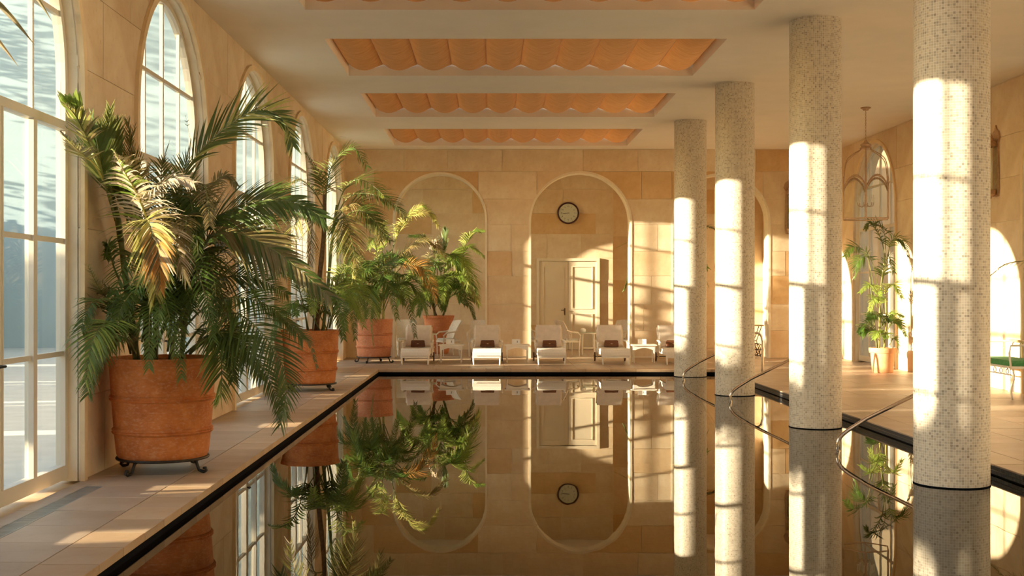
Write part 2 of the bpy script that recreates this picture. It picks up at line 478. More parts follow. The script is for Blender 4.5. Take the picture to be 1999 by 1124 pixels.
flat_blocks(gb2, fg2, 2.955, 6.7, 0, CZ, (0, 0, -1), M['stone'], 22, HS[4:] + HS[:4], (.7, 1.7), .007)
struct(obj('wall_gallery_end', MB().box(6.7, XR + .0, DW + .42, 30.5, 0, CZ), M['stone_side']))

# arch trims (raised bands) around every opening
def arch_band(fn, c, R, sp, w_, d0, d1, mat, name, root, z0=0.0, n=28):
    b = MB(); ring = []
    path = [(-R, z0), (-R, sp)] + [(-R * cos(pi * i / n), sp + R * sin(pi * i / n)) for i in range(1, n)] + [(R, sp), (R, z0)]
    R2 = R + w_
    pat2 = [(-R2, z0), (-R2, sp)] + [(-R2 * cos(pi * i / n), sp + R2 * sin(pi * i / n)) for i in range(1, n)] + [(R2, sp), (R2, z0)]
    m = len(path); vs = []
    for (u, z), (u2, z2) in zip(path, pat2):
        vs += [fn(c + u, z, d0), fn(c + u2, z2, d0), fn(c + u2, z2, d1), fn(c + u, z, d1)]
    fs = []
    for i in range(m - 1):
        for k in range(4):
            k2 = (k + 1) % 4; fs.append((i * 4 + k, i * 4 + k2, (i + 1) * 4 + k2, (i + 1) * 4 + k))
    fs.append((0, 1, 2, 3)); fs.append(((m - 1) * 4 + 3, (m - 1) * 4 + 2, (m - 1) * 4 + 1, (m - 1) * 4))
    b.add(vs, fs)
    return obj(name, b, mat, root)
for c in WC[:6]: arch_band(fl, c, WR, WS, .07, .0, -.035, M['trim'], 'arch_trim', wl)
for c in RWC[:4]: arch_band(fr_, c, WR, WS, .07, .0, -.035, M['trim'], 'arch_trim', wr_)
for c, R, sp in FA: arch_band(ff, c, R, sp, .045, .01, -.012, M['reveal'], 'arch_trim', wf)

# ------------------------------------------------------------------ ceiling with coffers
CO = [(2.5, 5.0), (6.5, 9.05), (10.55, 13.05), (14.55, 17.05), (18.56, 21.08), (22.63, 25.25)]
CX0, CX1 = -1.97, 2.80
cb = MB(); TH = 1.35
xs = [XW - .32, CX0, CX1, XR + .32]
ys = [DB - .3] + [v for p in CO for v in p] + [30.6]
cb.box(xs[0], xs[1], ys[0], ys[-1], CZ, CZ + TH); cb.box(xs[2], xs[3], ys[0], ys[-1], CZ, CZ + TH)
for i in range(0, len(ys), 2):
    cb.box(CX0, CX1, ys[i], ys[i + 1], CZ, CZ + TH)
ceil = struct(obj('ceiling', cb, M['plaster']))
def shade_panel(w_, L):
    b = MB(); nu, nv = 12, 40; vs = []
    rr = random.Random(4)
    wr = [rr.uniform(-1, 1) for _ in range(nv + 1)]
    for j in range(nv + 1):
        v = j / nv; e = min(1, sin(pi * v) * 3.2 + .25) ** .8
        for i in range(nu + 1):
            u = i / nu
            s_ = sin(pi * u) ** .75
            z = -.125 * s_ * e + .004 * wr[j] * s_ + .01 * sin(u * pi) * sin(v * 23)
            y = v * L + .03 * s_ * sin(v * 40) * .2
            vs.append((u * w_, y, z))
    fs = [(j * (nu + 1) + i, j * (nu + 1) + i + 1, (j + 1) * (nu + 1) + i + 1, (j + 1) * (nu + 1) + i) for j in range(nv) for i in range(nu)]
    b.add(vs, fs); return b
names = {2: 'nearest to the viewer, cut by the top of the picture', 3: 'second from the front', 4: 'third from the front', 5: 'farthest, just before the end wall'}
pm = None
for k, (a, b_) in enumerate(CO):
    if k < 2: continue
    t = thing('ceiling_shade', 'orange linen ceiling shade, ' + names[k], 'shade', ((CX0 + CX1) / 2, (a + b_) / 2, CZ + .155), 0, 'orange linen shades in the ceiling coffers')
    pw = (CX1 - CX0) / 10; L = b_ - a
    for i in range(10):
        p = obj('fabric_panel', shade_panel(pw, L - .02), M['fabric'], t, smooth=True, fixn=False, loc=(-(CX1 - CX0) / 2 + i * pw, -L / 2 + .01, 0))
    for i in range(11):
        x = -(CX1 - CX0) / 2 + i * pw
        x = min(max(x, -(CX1 - CX0) / 2 + .012), (CX1 - CX0) / 2 - .012)
        obj('hanging_rod', MB().tube([(x, -L / 2, .006), (x, L / 2, .006)], .008, 6), M['white_paint'], t)
for k, (a, b_) in enumerate(CO):
    g = struct(obj('skylight_glass', MB().box(CX0, CX1, a, b_, CZ + TH - .02, CZ + TH - .005), M['glass']))
    g.parent = ceil
tag(obj('downlight', MB().lathe([(.0, -.004), (.05, -.004), (.062, -.010), (.07, -.006), (.07, .0)], 20, (0, 0, 0)), M['white_paint'], loc=(-2.85, 23.8, CZ)), 'small round recessed downlight in the ceiling near the far left corner', 'light')

# ------------------------------------------------------------------ pool, deck
WL = -.09
fb = MB()
HB = .32
fb.box(XW - .3, PX0 - HB, DB, 30.5, -.25, -.025)
fb.box(PX1 + HB, XR + .3, DB, 30.5, -.25, -.025)
fb.box(PX0 - HB, PX1 + HB, PY1 + HB, 30.5, -.25, -.025)
fb.box(PX0 - HB, PX0 - .01, DB, PY1 + HB, -.25, -.05); fb.box(PX1 + .01, PX1 + HB, DB, PY1 + HB, -.25, -.014)
fb.box(PX0 - .01, PX1 + .01, PY1 + .01, PY1 + HB, -.25, -.05)
floor = struct(obj('floor', fb, M['joint']))
floor_rest = MB()
rf = random.Random(9); ntile = [0]
def tile(x0, x1, y0, y1, mat, name='floor_tile', z1=0.0, z0=-.03, rest=None, gap=.004):
    dz = rf.uniform(-.0012, .0012)
    if rest is not None:
        rest.cbox(x0 + gap / 2, x1 - gap / 2, y0 + gap / 2, y1 - gap / 2, z0, z1 + dz, .002); return
    b = MB().cbox(x0 + gap / 2, x1 - gap / 2, y0 + gap / 2, y1 - gap / 2, z0, z1 + dz, .002)
    obj(name, b, mat, floor, center='c'); ntile[0] += 1
TW = .5
# left deck, one-and-a-half rows of slabs beside the coping
GRX0, GRX1, GRY1 = -2.93, -2.80, 9.0
y = 3.4
while y < PY1 + HB - .01:
    y2 = min(y + TW, PY1 + HB)
    if y2 <= 9.01:
        tile(XW, GRX0, y, y2, M['floor']); tile(GRX1, PX0 - HB, y, y2, M['floor'])
    else:
        tile(XW, PX0 - HB, y, y2, M['floor'])
    y = y2
for i in range(3):
    floor_rest.cbox(XW, PX0 - HB, -5 + i * 2.8, -5 + (i + 1) * 2.8, -.03, 0, .002)
y = 3.4
while y < PY1 - .01:
    y2 = min(y + .42, PY1); tile(PX0 - HB, PX0, y, y2, M['coping'], 'coping_stone', 0, -.048, gap=.006); y = y2
cr = MB(); tile(PX0 - HB, PX0, -5, 3.4, M['coping'], 'coping_stone', 0, -.048)
x = PX0 - HB
while x < PX1 + HB - .01:
    x2 = min(x + .45, PX1 + HB); tile(x, x2, PY1, PY1 + HB, M['coping'], 'coping_stone', 0, -.048, gap=.006); x = x2
y = 9.4
while y < PY1 - .01:
    y2 = min(y + .6, PY1); tile(PX1, PX1 + HB, y, y2, M['floor'], 'coping_stone', 0, -.012, gap=.006); y = y2
tile(PX1, PX1 + HB, -5, 9.4, M['floor'], 'coping_stone', 0, -.012)
yy = PY1 + HB; rows = [yy + i * .495 for i in range(8)]; rows = [r for r in rows if r < DW - .2] + [DW]
for a, b_ in zip(rows, rows[1:]):
    x = XW
    while x < XR - .01:
        x2 = min(x + .66, XR)
        if XR - x2 < .2: x2 = XR
        tile(x, x2, a, b_, M['floor']); x = x2
# right deck slabs and gallery floor, joined
y = 9.0
while y < PY1 + HB - .01:
    y2 = min(y + .6, PY1 + HB); x = PX1 + HB
    while x < XR - .01:
        x2 = min(x + .6, XR)
        if XR - x2 < .2: x2 = XR
        if y < 99 and ntile[0] < 285: tile(x, x2, y, y2, M['floor'])
        else: tile(x, x2, y, y2, M['floor'], rest=floor_rest)
        x = x2
    y = y2
floor_rest.cbox(PX1 + HB, XR, -5, 9.0, -.03, 0, .002)
y = DW
while y < 30.3:
    y2 = min(y + .6, 30.35); x = XW
    while x < 6.7 - .01:
        x2 = min(x + .65, 6.7); tile(x, x2, y, y2, M['floor'], rest=floor_rest); x = x2
    y = y2
r = obj('floor_slabs', floor_rest, M['floor'], floor); r['kind'] = 'stuff'
# black mosaic band under the coping, basin
b = MB(); e = .006
b.box(PX0 - .3, PX0 - e, DB, PY1 + .3, -1.7, -.05); b.box(PX0 - e, PX1 + e, PY1 + e, PY1 + .3, -1.7, -.05)
struct(obj('trim_1', b, M['black_tile']))
struct(obj('trim_2', MB().box(PX1 + e, PX1 + .3, DB, PY1 + .3, -1.7, -.05), M['black_tile']))
# strip of small dark mosaic tiles facing the pool on the right: real tiles, joined
b = MB(); ts = .03; i = 0
y = 8.0
while y < PY1:
    for j in range(2):
        z = -.012 - (j + 1) * .034; b.box(PX1 + .001, PX1 + .008, y + .0015, y + .0315, z + .0015, z + .0315)
    y += .033
mt = obj('edge_tiles', b, M['edge_dark']); mt['kind'] = 'structure'
b = MB(); b.box(PX0 - .3, PX1 + .3, DB - .3, PY1 + .3, -1.9, -1.7)
struct(obj('pool_floor', b, M['pool_tile']))
b = MB(); b.add([(PX0 - e, DB, WL), (PX1 + e, DB, WL), (PX1 + e, PY1 + e, WL), (PX0 - e, PY1 + e, WL)], [(0, 1, 2, 3)])
water = struct(obj('pool_water', b, M['water'], fixn=False), 'still mirror-like pool water filling the long basin', 'water')
# drainage grille by the first window
g = thing('drain_grille', 'narrow metal slatted drain grille set in the deck beside the nearest tall window', 'grille', ((GRX0 + GRX1) / 2, 6.2, 0))
b = MB(); b.box(-.065, -.058, -2.8, 2.8, -.02, 0); b.box(.058, .065, -2.8, 2.8, -.02, 0); obj('grille_frame', b, M['grille'], g)
b = MB()
n = 230
for i in range(n): yv = -2.78 + i * 5.56 / n; b.box(-.058, .058, yv, yv + .012, -.018, -.002)
s_ = obj('grille_slats', b, M['grille'], g); s_['kind'] = 'stuff'
# floor under grille is the slab at -.025

# ------------------------------------------------------------------ windows
def window(n_, fn, c, R, sp, sgn=1, panes=True, door=True):
    root = bpy.data.objects.new('window_%d' % n_, None); C.objects.link(root); root['kind'] = 'structure'
    root.location = fn(c, 0, .12)
    base = Vector(root.location)
    L = lambda u, z, d: Vector(fn(c + u, z, .12 + d)) - base
    fw = .055
    arch_band(L, 0, R - fw, sp, fw, -.03, .04, M['frame'], 'window_frame', root, WZ0)
    Ri = R - fw
    zs = [WZ0, .13, CH - .46, CH + .37, CH + 1.22, CH + 2.03]
    def bar(u0, u1, z0, z1, d0=-.014, d1=.018, name='glazing_bar', mat='frame'):
        b = MB(); p = [L(u0, z0, d0), L(u1, z0, d0), L(u1, z1, d0), L(u0, z1, d0), L(u0, z0, d1), L(u1, z0, d1), L(u1, z1, d1), L(u0, z1, d1)]
        b.add(p, [(0, 1, 2, 3), (7, 6, 5, 4), (0, 4, 5, 1), (1, 5, 6, 2), (2, 6, 7, 3), (3, 7, 4, 0)])
        return obj(name, b, M[mat], root)
    mu = [-.62, 0, .62]
    for u in mu:
        zt = sp + sqrt(Ri * Ri - u * u)
        hw = .020 if u == 0 else .015
        bar(u - hw, u + hw, zs[4], zt, name='mullion')
        hw = .062 if u == 0 else .028
        bar(u - hw, u + hw, .126, zs[4], -.032, .035, name='mullion')
    bar(-Ri, Ri, WZ0, .125, -.03, .035, 'bottom_rail')
    for z, h in ((zs[2], .018), (zs[3], .018), (zs[5], .018)):
        q = Ri if z < sp else sqrt(Ri * Ri - (z - sp) ** 2)
        bar(-q, q, z - h, z + h, -.016, .020, 'transom')
    bar(-Ri, Ri, zs[4] - .032, zs[4] + .032, -.034, .038, 'transom')
    # door leaf frames: slim raised stiles
    for a, b_ in ((-.62, 0), (0, .62)):
        for u in (a + .03, b_ - .05):
            bar(u, u + .02, .125, zs[4] - .03, -.036, .0, 'leaf_edge')
    if door:
        hb = MB(); q = L(-.03, .93, -.03)
        dirn = (L(0, 0, -1) - L(0, 0, 0)).normalized()
        hb.tube([q, q + dirn * .05, q + dirn * .05 + (L(-.10, 0, 0) - L(0, 0, 0))], .009, 8); obj('handle', hb, M['iron'], root)
    # panes
    cols = [(-Ri, -.62), (-.62, 0), (0, .62), (.62, Ri)]
    for a, b_ in cols:
        for z0, z1 in zip(zs[1:], zs[2:] + [None]):
            if z1 is not None:
                m = MB(); p = [(a, z0), (b_, z0), (b_, z1), (a, z1)]
            else:
                p = [(a, z0), (b_, z0)]
                for i in range(9):
                    u = b_ + (a - b_) * i / 8; zz = sp + sqrt(max(0, Ri * Ri - u * u))
                    if zz > z0 + .001: p.append((u, zz))
            obj('pane', MB().prism(p, L, .002, .006), M['glass'], root)
    return root
wi = 1
for c in WC[:6]:
    window(wi, fl, c, WR, WS); wi += 1
window(wi, fl, GW, WR, WS); wi += 1
for c in RWC[:3]:
    window(wi, fr_, c, WR, WS, door=False); wi += 1

# ------------------------------------------------------------------ columns
CP = [(3.59, 9.58), (3.585, 13.58), (3.53, 17.78), (3.51, 21.62)]
CL = ['nearest round mosaic-clad column standing in the pool, at the right', 'second round mosaic column from the front, standing in the pool', 'third round mosaic column from the front, standing in the pool', 'farthest round mosaic column, standing at the far end of the pool']
CRr = .282
def column_mesh():
    b = bmesh.new(); uvl = b.loops.layers.uv.new('UVMap'); n = 64
    zsc = [-1.7, WL - .01, WL + .012, CZ]
    rings = [[b.verts.new((CRr * cos(2 * pi * k / n), CRr * sin(2 * pi * k / n), z)) for k in range(n)] for z in (-1.7, CZ)]
    for k in range(n):
        k2 = (k + 1) % n
        f = b.faces.new((rings[0][k], rings[0][k2], rings[1][k2], rings[1][k])); f.smooth = True
        uvs = [(k * CRr * 2 * pi / n, 0), ((k + 1) * CRr * 2 * pi / n, 0), ((k + 1) * CRr * 2 * pi / n, CZ + 1.7), (k * CRr * 2 * pi / n, CZ + 1.7)]
        for l, uv in zip(f.loops, uvs): l[uvl].uv = uv
    me = bpy.data.meshes.new('column'); b.to_mesh(me); b.free(); me.materials.append(M['mosaic']); return me
cme = column_mesh()
for (cx, cyy), lab in zip(CP, CL):
    t = thing('column', lab, 'column', (cx, cyy, 0), 0, 'mosaic columns along the pool')
    sh = bpy.data.objects.new('shaft', cme); C.objects.link(sh); sh.parent = t; sh.rotation_euler[2] = cyy
    obj('waterline_ring', MB().tube([(CRr * cos(2 * pi * k / 48), CRr * sin(2 * pi * k / 48), WL + .004) for k in range(48)], .006, 6, closed=True), M['black_tile'], t)

# ------------------------------------------------------------------ handrails
def handrail(D, lab):
    t = thing('handrail', lab, 'handrail', (4.4, D, 0), 0, 'steel pool handrails')
    pts = []
    zc = lambda z: z + CH
    raw = [(3.95, -1.1), (3.40, WL - .16), (3.285, WL - .05), (3.245, WL + .03), (3.262, WL + .12), (3.345, WL + .20), (3.52, WL + .31), (4.0, zc(-.955)), (4.30, zc(-.775)), (4.42, zc(-.715)), (4.50, zc(-.71)), (4.555, zc(-.76)), (4.575, zc(-.85)), (4.575, .0)]
    # smooth it
    v = [Vector((x - 4.4, 0, z)) for x, z in raw]
    out = []
    for i in range(len(v) - 1):
        p0, p1, p2, p3 = v[max(i - 1, 0)], v[i], v[i + 1], v[min(i + 2, len(v) - 1)]
        straight = (p2 - p1).length > .3
        for k in range(1 if straight else 5):
            u = k / 5
            if straight: out.append(p1); break
            out.append(.5 * ((2 * p1) + (p2 - p0) * u + (2 * p0 - 5 * p1 + 4 * p2 - p3) * u * u + (3 * p1 - p0 - 3 * p2 + p3) * u ** 3)
                       if (p1 - p0).length < .3 and (p3 - p2).length < .3 else p1 + (p2 - p1) * u)
    out.append(v[-1])
    obj('rail_tube', MB().tube(out, .019, 12), M['steel'], t, smooth=True, sharp=60)
    obj('floor_flange', MB().lathe([(.045, 0), (.045, .008), (.02, .014)], 20, (.175, 0, 0)), M['steel'], t)
handrail(11.5, 'bent steel pool handrail beside the nearest column, closest to the viewer')
handrail(16.65, 'bent steel pool handrail rising between the second and third columns')
handrail(20.7, 'bent steel pool handrail at the far end near the farthest column')

# ------------------------------------------------------------------ outside the windows
struct(obj('ground', MB().box(-60, XW - .33, -30, 60, -.2, -.02), M['gravel']), 'pale gravel ground outside the windows', 'ground')
struct(obj('ground', MB().box(XR + .33, 40, -30, 60, -.2, -.02), M['gravel']), 'pale paving outside the right wall', 'ground')
struct(obj('building_wing', MB().box(-15, XW - .33, 31.0, 31.5, -.02, 13), M['wing']), 'pale rendered garden wing of the building seen through the left windows', 'wall')
struct(obj('courtyard_wall', MB().box(13, 13.4, 0, 45, -.02, 9), M['tan_wall']), 'tan courtyard wall outside the right windows', 'wall')
struct(obj('court_shade_block', MB().box(6.4, 7.6, DB, 30.5, CZ + 1.36, CZ + 4.6), M['tan_wall']))  # unseen block added on the roof to keep sun off the courtyard
struct(obj('courtyard_end_wall', MB().box(7.7, 13, 32.0, 32.4, -.02, 9), M['tan_wall']))
# unseen hedge added to dim the low part of the columns; gaps pass sun
hx = -12.0; off = KZ * (abs(hx) - 3.2)
hz0, hz1 = CH - 1.12 + off, CH + .20 + off
rh = random.Random(5); b = MB()
NO = ((10.75, 10.95), (11.9, 12.1), (13.65, 13.95), (15.85, 16.1), (18.75, 18.95), (20.25, 21.05))
b.box(hx - .3, hx + .3, -14, 20.25, 1.95, hz1 - .75); b.box(hx - .3, hx + .3, 21.05, 22.6, 1.95, hz1 - .75)
yg = -14
for g0, g1 in NO + ((22.6, 22.7),): b.box(hx - .3, hx + .3, yg, g0, hz1 - .75, hz1 - .15); yg = g1
yg = -14
for g0, g1 in ((4.66, 5.14), (6.36, 6.85), (10.5, 11.05), (13.9, 14.1), (14.35, 14.7), (17.6, 17.8), (18.1, 18.5), (22.6, 22.7)):
    b.box(hx - .3, hx + .3, yg, g0, -.02, 1.95); yg = g1
for i in range(7000):
    px, py, pz = hx + rh.uniform(-.5, .5), rh.uniform(-14.1, 22.8), hz1 - rh.gauss(.12, .10)
    q = Vector((rh.gauss(0, 1), rh.gauss(0, 1), rh.gauss(0, 1))).normalized(); r2 = q.orthogonal().normalized(); s = rh.uniform(.05, .11)
    if any(g0 < py < g1 for g0, g1 in NO): continue
    c0 = Vector((px, py, pz)); b.add([c0 - q * s, c0 + r2 * s * .4, c0 + q * s, c0 - r2 * s * .4], [(0, 1, 2, 3)])
for i in range(10): b.tube([(hx, -13 + i * 3.9, -.05), (hx, -13 + i * 3.9, 1.5)], .05, 6)
h2 = -14.4; top2 = CH + .2 + KZ * (14.4 - 3.2)  # second stretch, added to shade the foot of the wing
b.box(h2 - .3, h2 + .3, 22.8, 31, -.02, top2 - .1)
for i in range(900):
    c0 = Vector((h2 + rh.uniform(-.5, .5), rh.uniform(22.7, 31), top2 - rh.gauss(.12, .12)))
    q = Vector((rh.gauss(0, 1), rh.gauss(0, 1), rh.gauss(0, 1))).normalized(); r2 = q.orthogonal().normalized(); s = rh.uniform(.05, .11)
    b.add([c0 - q * s, c0 + r2 * s * .4, c0 + q * s, c0 - r2 * s * .4], [(0, 1, 2, 3)])
tag(obj('hedge_sun_screen', b, M['leaf_dark'], center=True, fixn=False), 'unseen row of clipped trees added outside the left windows to screen the low sun', 'hedge', kind='stuff')
# loose garden tree beside the wing: its leaves throw streaks of shade on the white wall
b = MB()
for i in range(26):
    z = rh.uniform(.5, 9.5); yv = rh.uniform(28.2, 30.6); a = rh.uniform(0, 6)
    p = Vector((-16.5 + rh.uniform(-.8, .8), yv, z)); d = Vector((rh.uniform(-.5, .5), rh.uniform(-1, 1), rh.uniform(-.15, .35))).normalized()
    b.tube([p, p + d * .8, p + d * 1.5 + Vector((0, 0, -.1))], [.02, .012, .005], 4)
for i in range(4200):
    cl = rh.randrange(60); rc = random.Random(cl)
    cc = Vector((-16.5, 28.0 + rc.random() * 2.8, .6 + rc.random() * 9.5))
    c0 = cc + Vector((rh.gauss(0, .4), rh.gauss(0, .16), rh.gauss(0, .26)))
    q = Vector((rh.gauss(0, .5), rh.gauss(0, 1), rh.gauss(0, .45))).normalized(); r2 = Vector((rh.gauss(0, .4), rh.gauss(0, .3), 1)).normalized(); s = rh.uniform(.06, .15)
    b.add([c0 - q * s, c0 + r2 * s * .25, c0 + q * s, c0 - r2 * s * .25], [(0, 1, 2, 3)])
b.tube([(-16.5, 29.4, -.05), (-16.4, 29.5, 5), (-16.5, 29.3, 9)], [.12, .09, .03], 8)
tag(obj('garden_tree', b, M['leaf_dark'], center=True, fixn=False), 'loose leafy tree in the garden beside the white wing', 'tree', kind='stuff')

# ------------------------------------------------------------------ pots and stands
def pot_profile(rt, rb, h, bands=True, rim=.05):
    pr = [(0, .0), (rb * .98, 0), (rb, .015)]
    def rad(t): return rb + (rt * .955 - rb) * (t ** .75)
    N = 26
    bz = [.27, .60] if bands else []
    for i in range(1, N):
        t = i / N * .93
        r_ = rad(t)
        pr.append((r_, t * h))
    out = []
    for p in pr: out.append(p)
    for bz_ in bz:
        t = bz_; r_ = rad(t)
        out = [p for p in out if abs(p[1] - t * h) > .028] + [(r_ + .0, t * h - .026), (r_ + .010, t * h - .022), (r_ + .018, t * h - .010), (r_ + .010, t * h - .002), (r_ + .018, t * h + .008), (r_ + .008, t * h + .020), (r_, t * h + .024)]
    out = sorted(out, key=lambda p: p[1]) if False else sorted(out[1:], key=lambda p: (p[1])); out = [(0, 0)] + out
    out += [(rt * .955, h * .93), (rt * .97, h * .935), (rt * .975, h * .945), (rt * .985, h * .965), (rt, h * .99), (rt * .998, h), (rt * .93, h), (rt * .90, h * .95), (rt * .88, h * .90)]
    return out
def planted_pot(t, rt, rb, h, mat, z0, bands=True):
    p = obj('pot', MB().lathe(pot_profile(rt, rb, h, bands), 56), mat, t, smooth=True, sharp=35, loc=(0, 0, z0))
    obj('soil', MB().lathe([(0, h * .93), (rt * .5, h * .935), (rt * .89, h * .92)], 32), M['soil'], t, smooth=True, loc=(0, 0, z0), fixn=False)
def plant_stand(loc, r, h, lab, rz=0.0, nl=4):
    t = thing('plant_stand', lab, 'plant stand', loc, rz, 'iron stands under the palms')
    obj('ring', MB().lathe([(0, h - .018), (r + .012, h - .018), (r + .016, h - .009), (r + .012, h), (0, h)], 48), M['iron'], t, smooth=True, sharp=30)
    for i in range(nl):
        a = 2 * pi * i / nl + pi / 4
        d = Vector((cos(a), sin(a), 0))
        pts = [(r * .70, h - .012), (r * .85, h - .012), (r * .95, h - .03), (r * .99, h * .45), (r * 1.03, h * .18), (r * 1.10, .014), (r * 1.17, .012), (r * 1.23, h * .2), (r * 1.21, h * .36), (r * 1.15, h * .34)]
        v = [d * q + Vector((0, 0, z)) for q, z in pts]
        obj('leg', MB().tube(v, [.012] * 5 + [.013] * 3 + [.013, .011], 8), M['iron'], t, smooth=True, sharp=50)
    return t

# ------------------------------------------------------------------ palm fronds
def bez(pts, n):
    """smooth curve through pts, n+1 samples"""
    v = [Vector(p) for p in pts]
    if len(v) == 2: v = [v[0], (v[0] + v[1]) / 2, v[1]]
    out = []; segs = len(v) - 1
    for k in range(n + 1):
        t = k / n * segs; i = min(int(t), segs - 1); u = t - i
        p0 = v[i - 1] if i > 0 else 2 * v[0] - v[1]; p3 = v[i + 2] if i + 2 <= segs else 2 * v[-1] - v[-2]
        p1, p2 = v[i], v[i + 1]
        out.append(.5 * ((2 * p1) + (p2 - p0) * u + (2 * p0 - 5 * p1 + 4 * p2 - p3) * u * u + (3 * p1 - p0 - 3 * p2 + p3) * u ** 3))
    return out

def frond(root, pts, rnd, mat, stem='stem', ll=.30, n=34, bare=.22, droop=.5, wid=.0085, fwd=.75, roll=0.0, vee=.25, origin=None, mix=None, r0=.010):
    """pinnate leaf: rachis through pts (root-local), two rows of narrow leaflets"""
    N = 36; c = bez(pts, N)
    L = sum((c[i + 1] - c[i]).length for i in range(N))
    b = MB(); b.tube(c[::3], [r0 * (1 - .85 * i / 12) for i in range(13)], 5)
    nr = len(b.f)
    per = n
    for j in range(per):
        s = bare + (1 - bare) * (j + rnd.uniform(-.25, .25)) / (per - 1); s = min(max(s, bare), .995)
        x = s * N; i = min(int(x), N - 1); u = x - i; p = c[i].lerp(c[i + 1], u)
        tg = (c[min(i + 1, N)] - c[max(i - 1, 0)]).normalized()
        side = tg.cross(Vector((0, 0, 1)))
        side = side.normalized() if side.length > .15 else (side + Vector((.3, -.95, 0))).normalized()
        if roll: side = Matrix.Rotation(roll * -side.y, 3, tg) @ side
        up = side.cross(tg).normalized()
        q = (s - bare) / (1 - bare)
        prof = (.45 + .55 * sin(pi * min(1, q * 1.25 + .15) ** .8)) * (1 - .55 * q ** 3)
        prof = max(.25, prof)
        for sg in (-1, 1):
            l = ll * prof * rnd.uniform(.82, 1.12)
            f_ = fwd + .5 * q + rnd.uniform(-.12, .12)
            d = (side * sg + tg * f_ + up * (vee + rnd.uniform(-.12, .12))).normalized()
            g = droop * .7 * rnd.uniform(.7, 1.3)
            wv = d.cross(up).normalized() if abs(d.dot(up)) < .95 else tg
            wv = (wv + up * rnd.uniform(-.4, .4)).normalized()
            m = 4; vs = []
            for k in range(m + 1):
                t = k / m; cpt = p + d * (l * t) + Vector((0, 0, -1)) * (g * l * t * t * .9)
                hw = wid * (.55, 1.0, .85, .55, .04)[k] * (.7 + .3 * prof)
                vs += [cpt + wv * hw, cpt - wv * hw]
            b.add(vs, [(2 * k, 2 * k + 1, 2 * k + 3, 2 * k + 2) for k in range(m)])
    xa, xb = XW + .045 - root.location.x, XR - .045 - root.location.x
    ya = root.get('ymin', -99) - root.location.y
    for p in b.v: p.x = min(max(p.x, xa), xb); p.y = max(p.y, ya)
    o = Vector(pts[0]); b.v = [p - o for p in b.v]
    mats = [M[stem], M[mat]]
    if mix: mats.append(M[mix])
    me = mesh_from(b, 'frond', mats)
    idx = [0] * nr + [1] * (len(b.f) - nr)
    if mix:
        for k in range(nr, len(idx), 4):
            if rnd.random() < .35: idx[k:k + 4] = [2] * len(idx[k:k + 4])
    me.polygons.foreach_set('material_index', idx)
    ob = bpy.data.objects.new('frond', me); C.objects.link(ob); ob.parent = root; ob.location = o
    return ob

def stemobj(root, pts, r0, r1, mat='stem', name='stem'):
    c = bez(pts, 16)
    rs = [(r0 + (r1 - r0) * i / 16) * (1.10 if i % 4 == 0 else 1) for i in range(17)]
    return obj(name, MB().tube(c, rs, 10), M[mat], root, smooth=True)

def rfrond(root, base, az, length, rise, rnd, mat, drop=.5, **kw):
    """a frond that leaves base steeply and arches over towards azimuth az"""
    d = Vector((cos(az), sin(az), 0)); b = Vector(base)
    p1 = b + d * length * .22 + Vector((0, 0, length * rise * .55))
    p2 = b + d * length * .52 + Vector((0, 0, length * rise * .75))
    p3 = b + d * length * .82 + Vector((0, 0, length * (rise * .75 - drop * .45)))
    p4 = b + d * length * .98 + Vector((0, 0, length * (rise * .75 - drop)))
    kw.setdefault('roll', rnd.uniform(0, .8))
    return frond(root, [b, p1, p2, p3, p4], rnd, mat, **kw)

def palm_root(name, lab, X, D, z=0):
    return thing(name, lab, 'potted palm', (X, D, z))
def clampwall(pts, loc, xmin):
    return [Vector((max(p[0], xmin - loc[0]), p[1], p[2])) for p in pts]

# ---- palm 1, big foreground one
PD = 9.7; loc1 = Vector(((318 - 958) * PD / F, PD, 0))
plant_stand(loc1, .345, .115, 'black wrought-iron stand with scroll feet under the nearest big terracotta pot', .35)
t1 = palm_root('potted_palm', 'largest potted palm, in the banded terracotta pot nearest the viewer on the left', loc1.x, loc1.y)
planted_pot(t1, .432, .348, .775, M['terracotta'], .116)
def q1(x, y, dD=0.0): return P(x, y, PD + dD) - loc1
rn = random.Random(11)
SOIL = .82
def st(x, y, dD=0): p = q1(x, y, dD); return p
stemobj(t1, [q1(268, 712), q1(256, 620), q1(245, 540, .05), q1(236, 470, .1)], .030, .022)
stemobj(t1, [q1(236, 470, .1), q1(228, 420, -.1), q1(208, 352, -.45), q1(183, 300, -.8)], .026, .016)
stemobj(t1, [q1(290, 712, -.05), q1(286, 620), q1(282, 540), q1(275, 430)], .032, .022)
stemobj(t1, [q1(302, 712, .1), q1(306, 600, .1), q1(312, 500, .1), q1(330, 420, .1)], .026, .018)
stemobj(t1, [q1(352, 712, .1), q1(360, 640, .1), q1(372, 560, .1), q1(392, 470, .1), q1(396, 400, .1)], .022, .014)
stemobj(t1, [q1(330, 712, -.1), q1(345, 640, -.1), q1(380, 560, -.1)], .018, .012)
stemobj(t1, [q1(262, 712, -.1), q1(272, 630, -.1), q1(285, 560, -.05)], .012, .008)
def f1(pts, mat, **kw):
    kw.setdefault('roll', rn.uniform(.45, .95)); kw['ll'] = kw.get('ll', .3) * 1.12
    pp = clampwall([q1(*p) for p in pts], loc1, XW + .06)
    return frond(t1, pp, rn, mat, **kw)
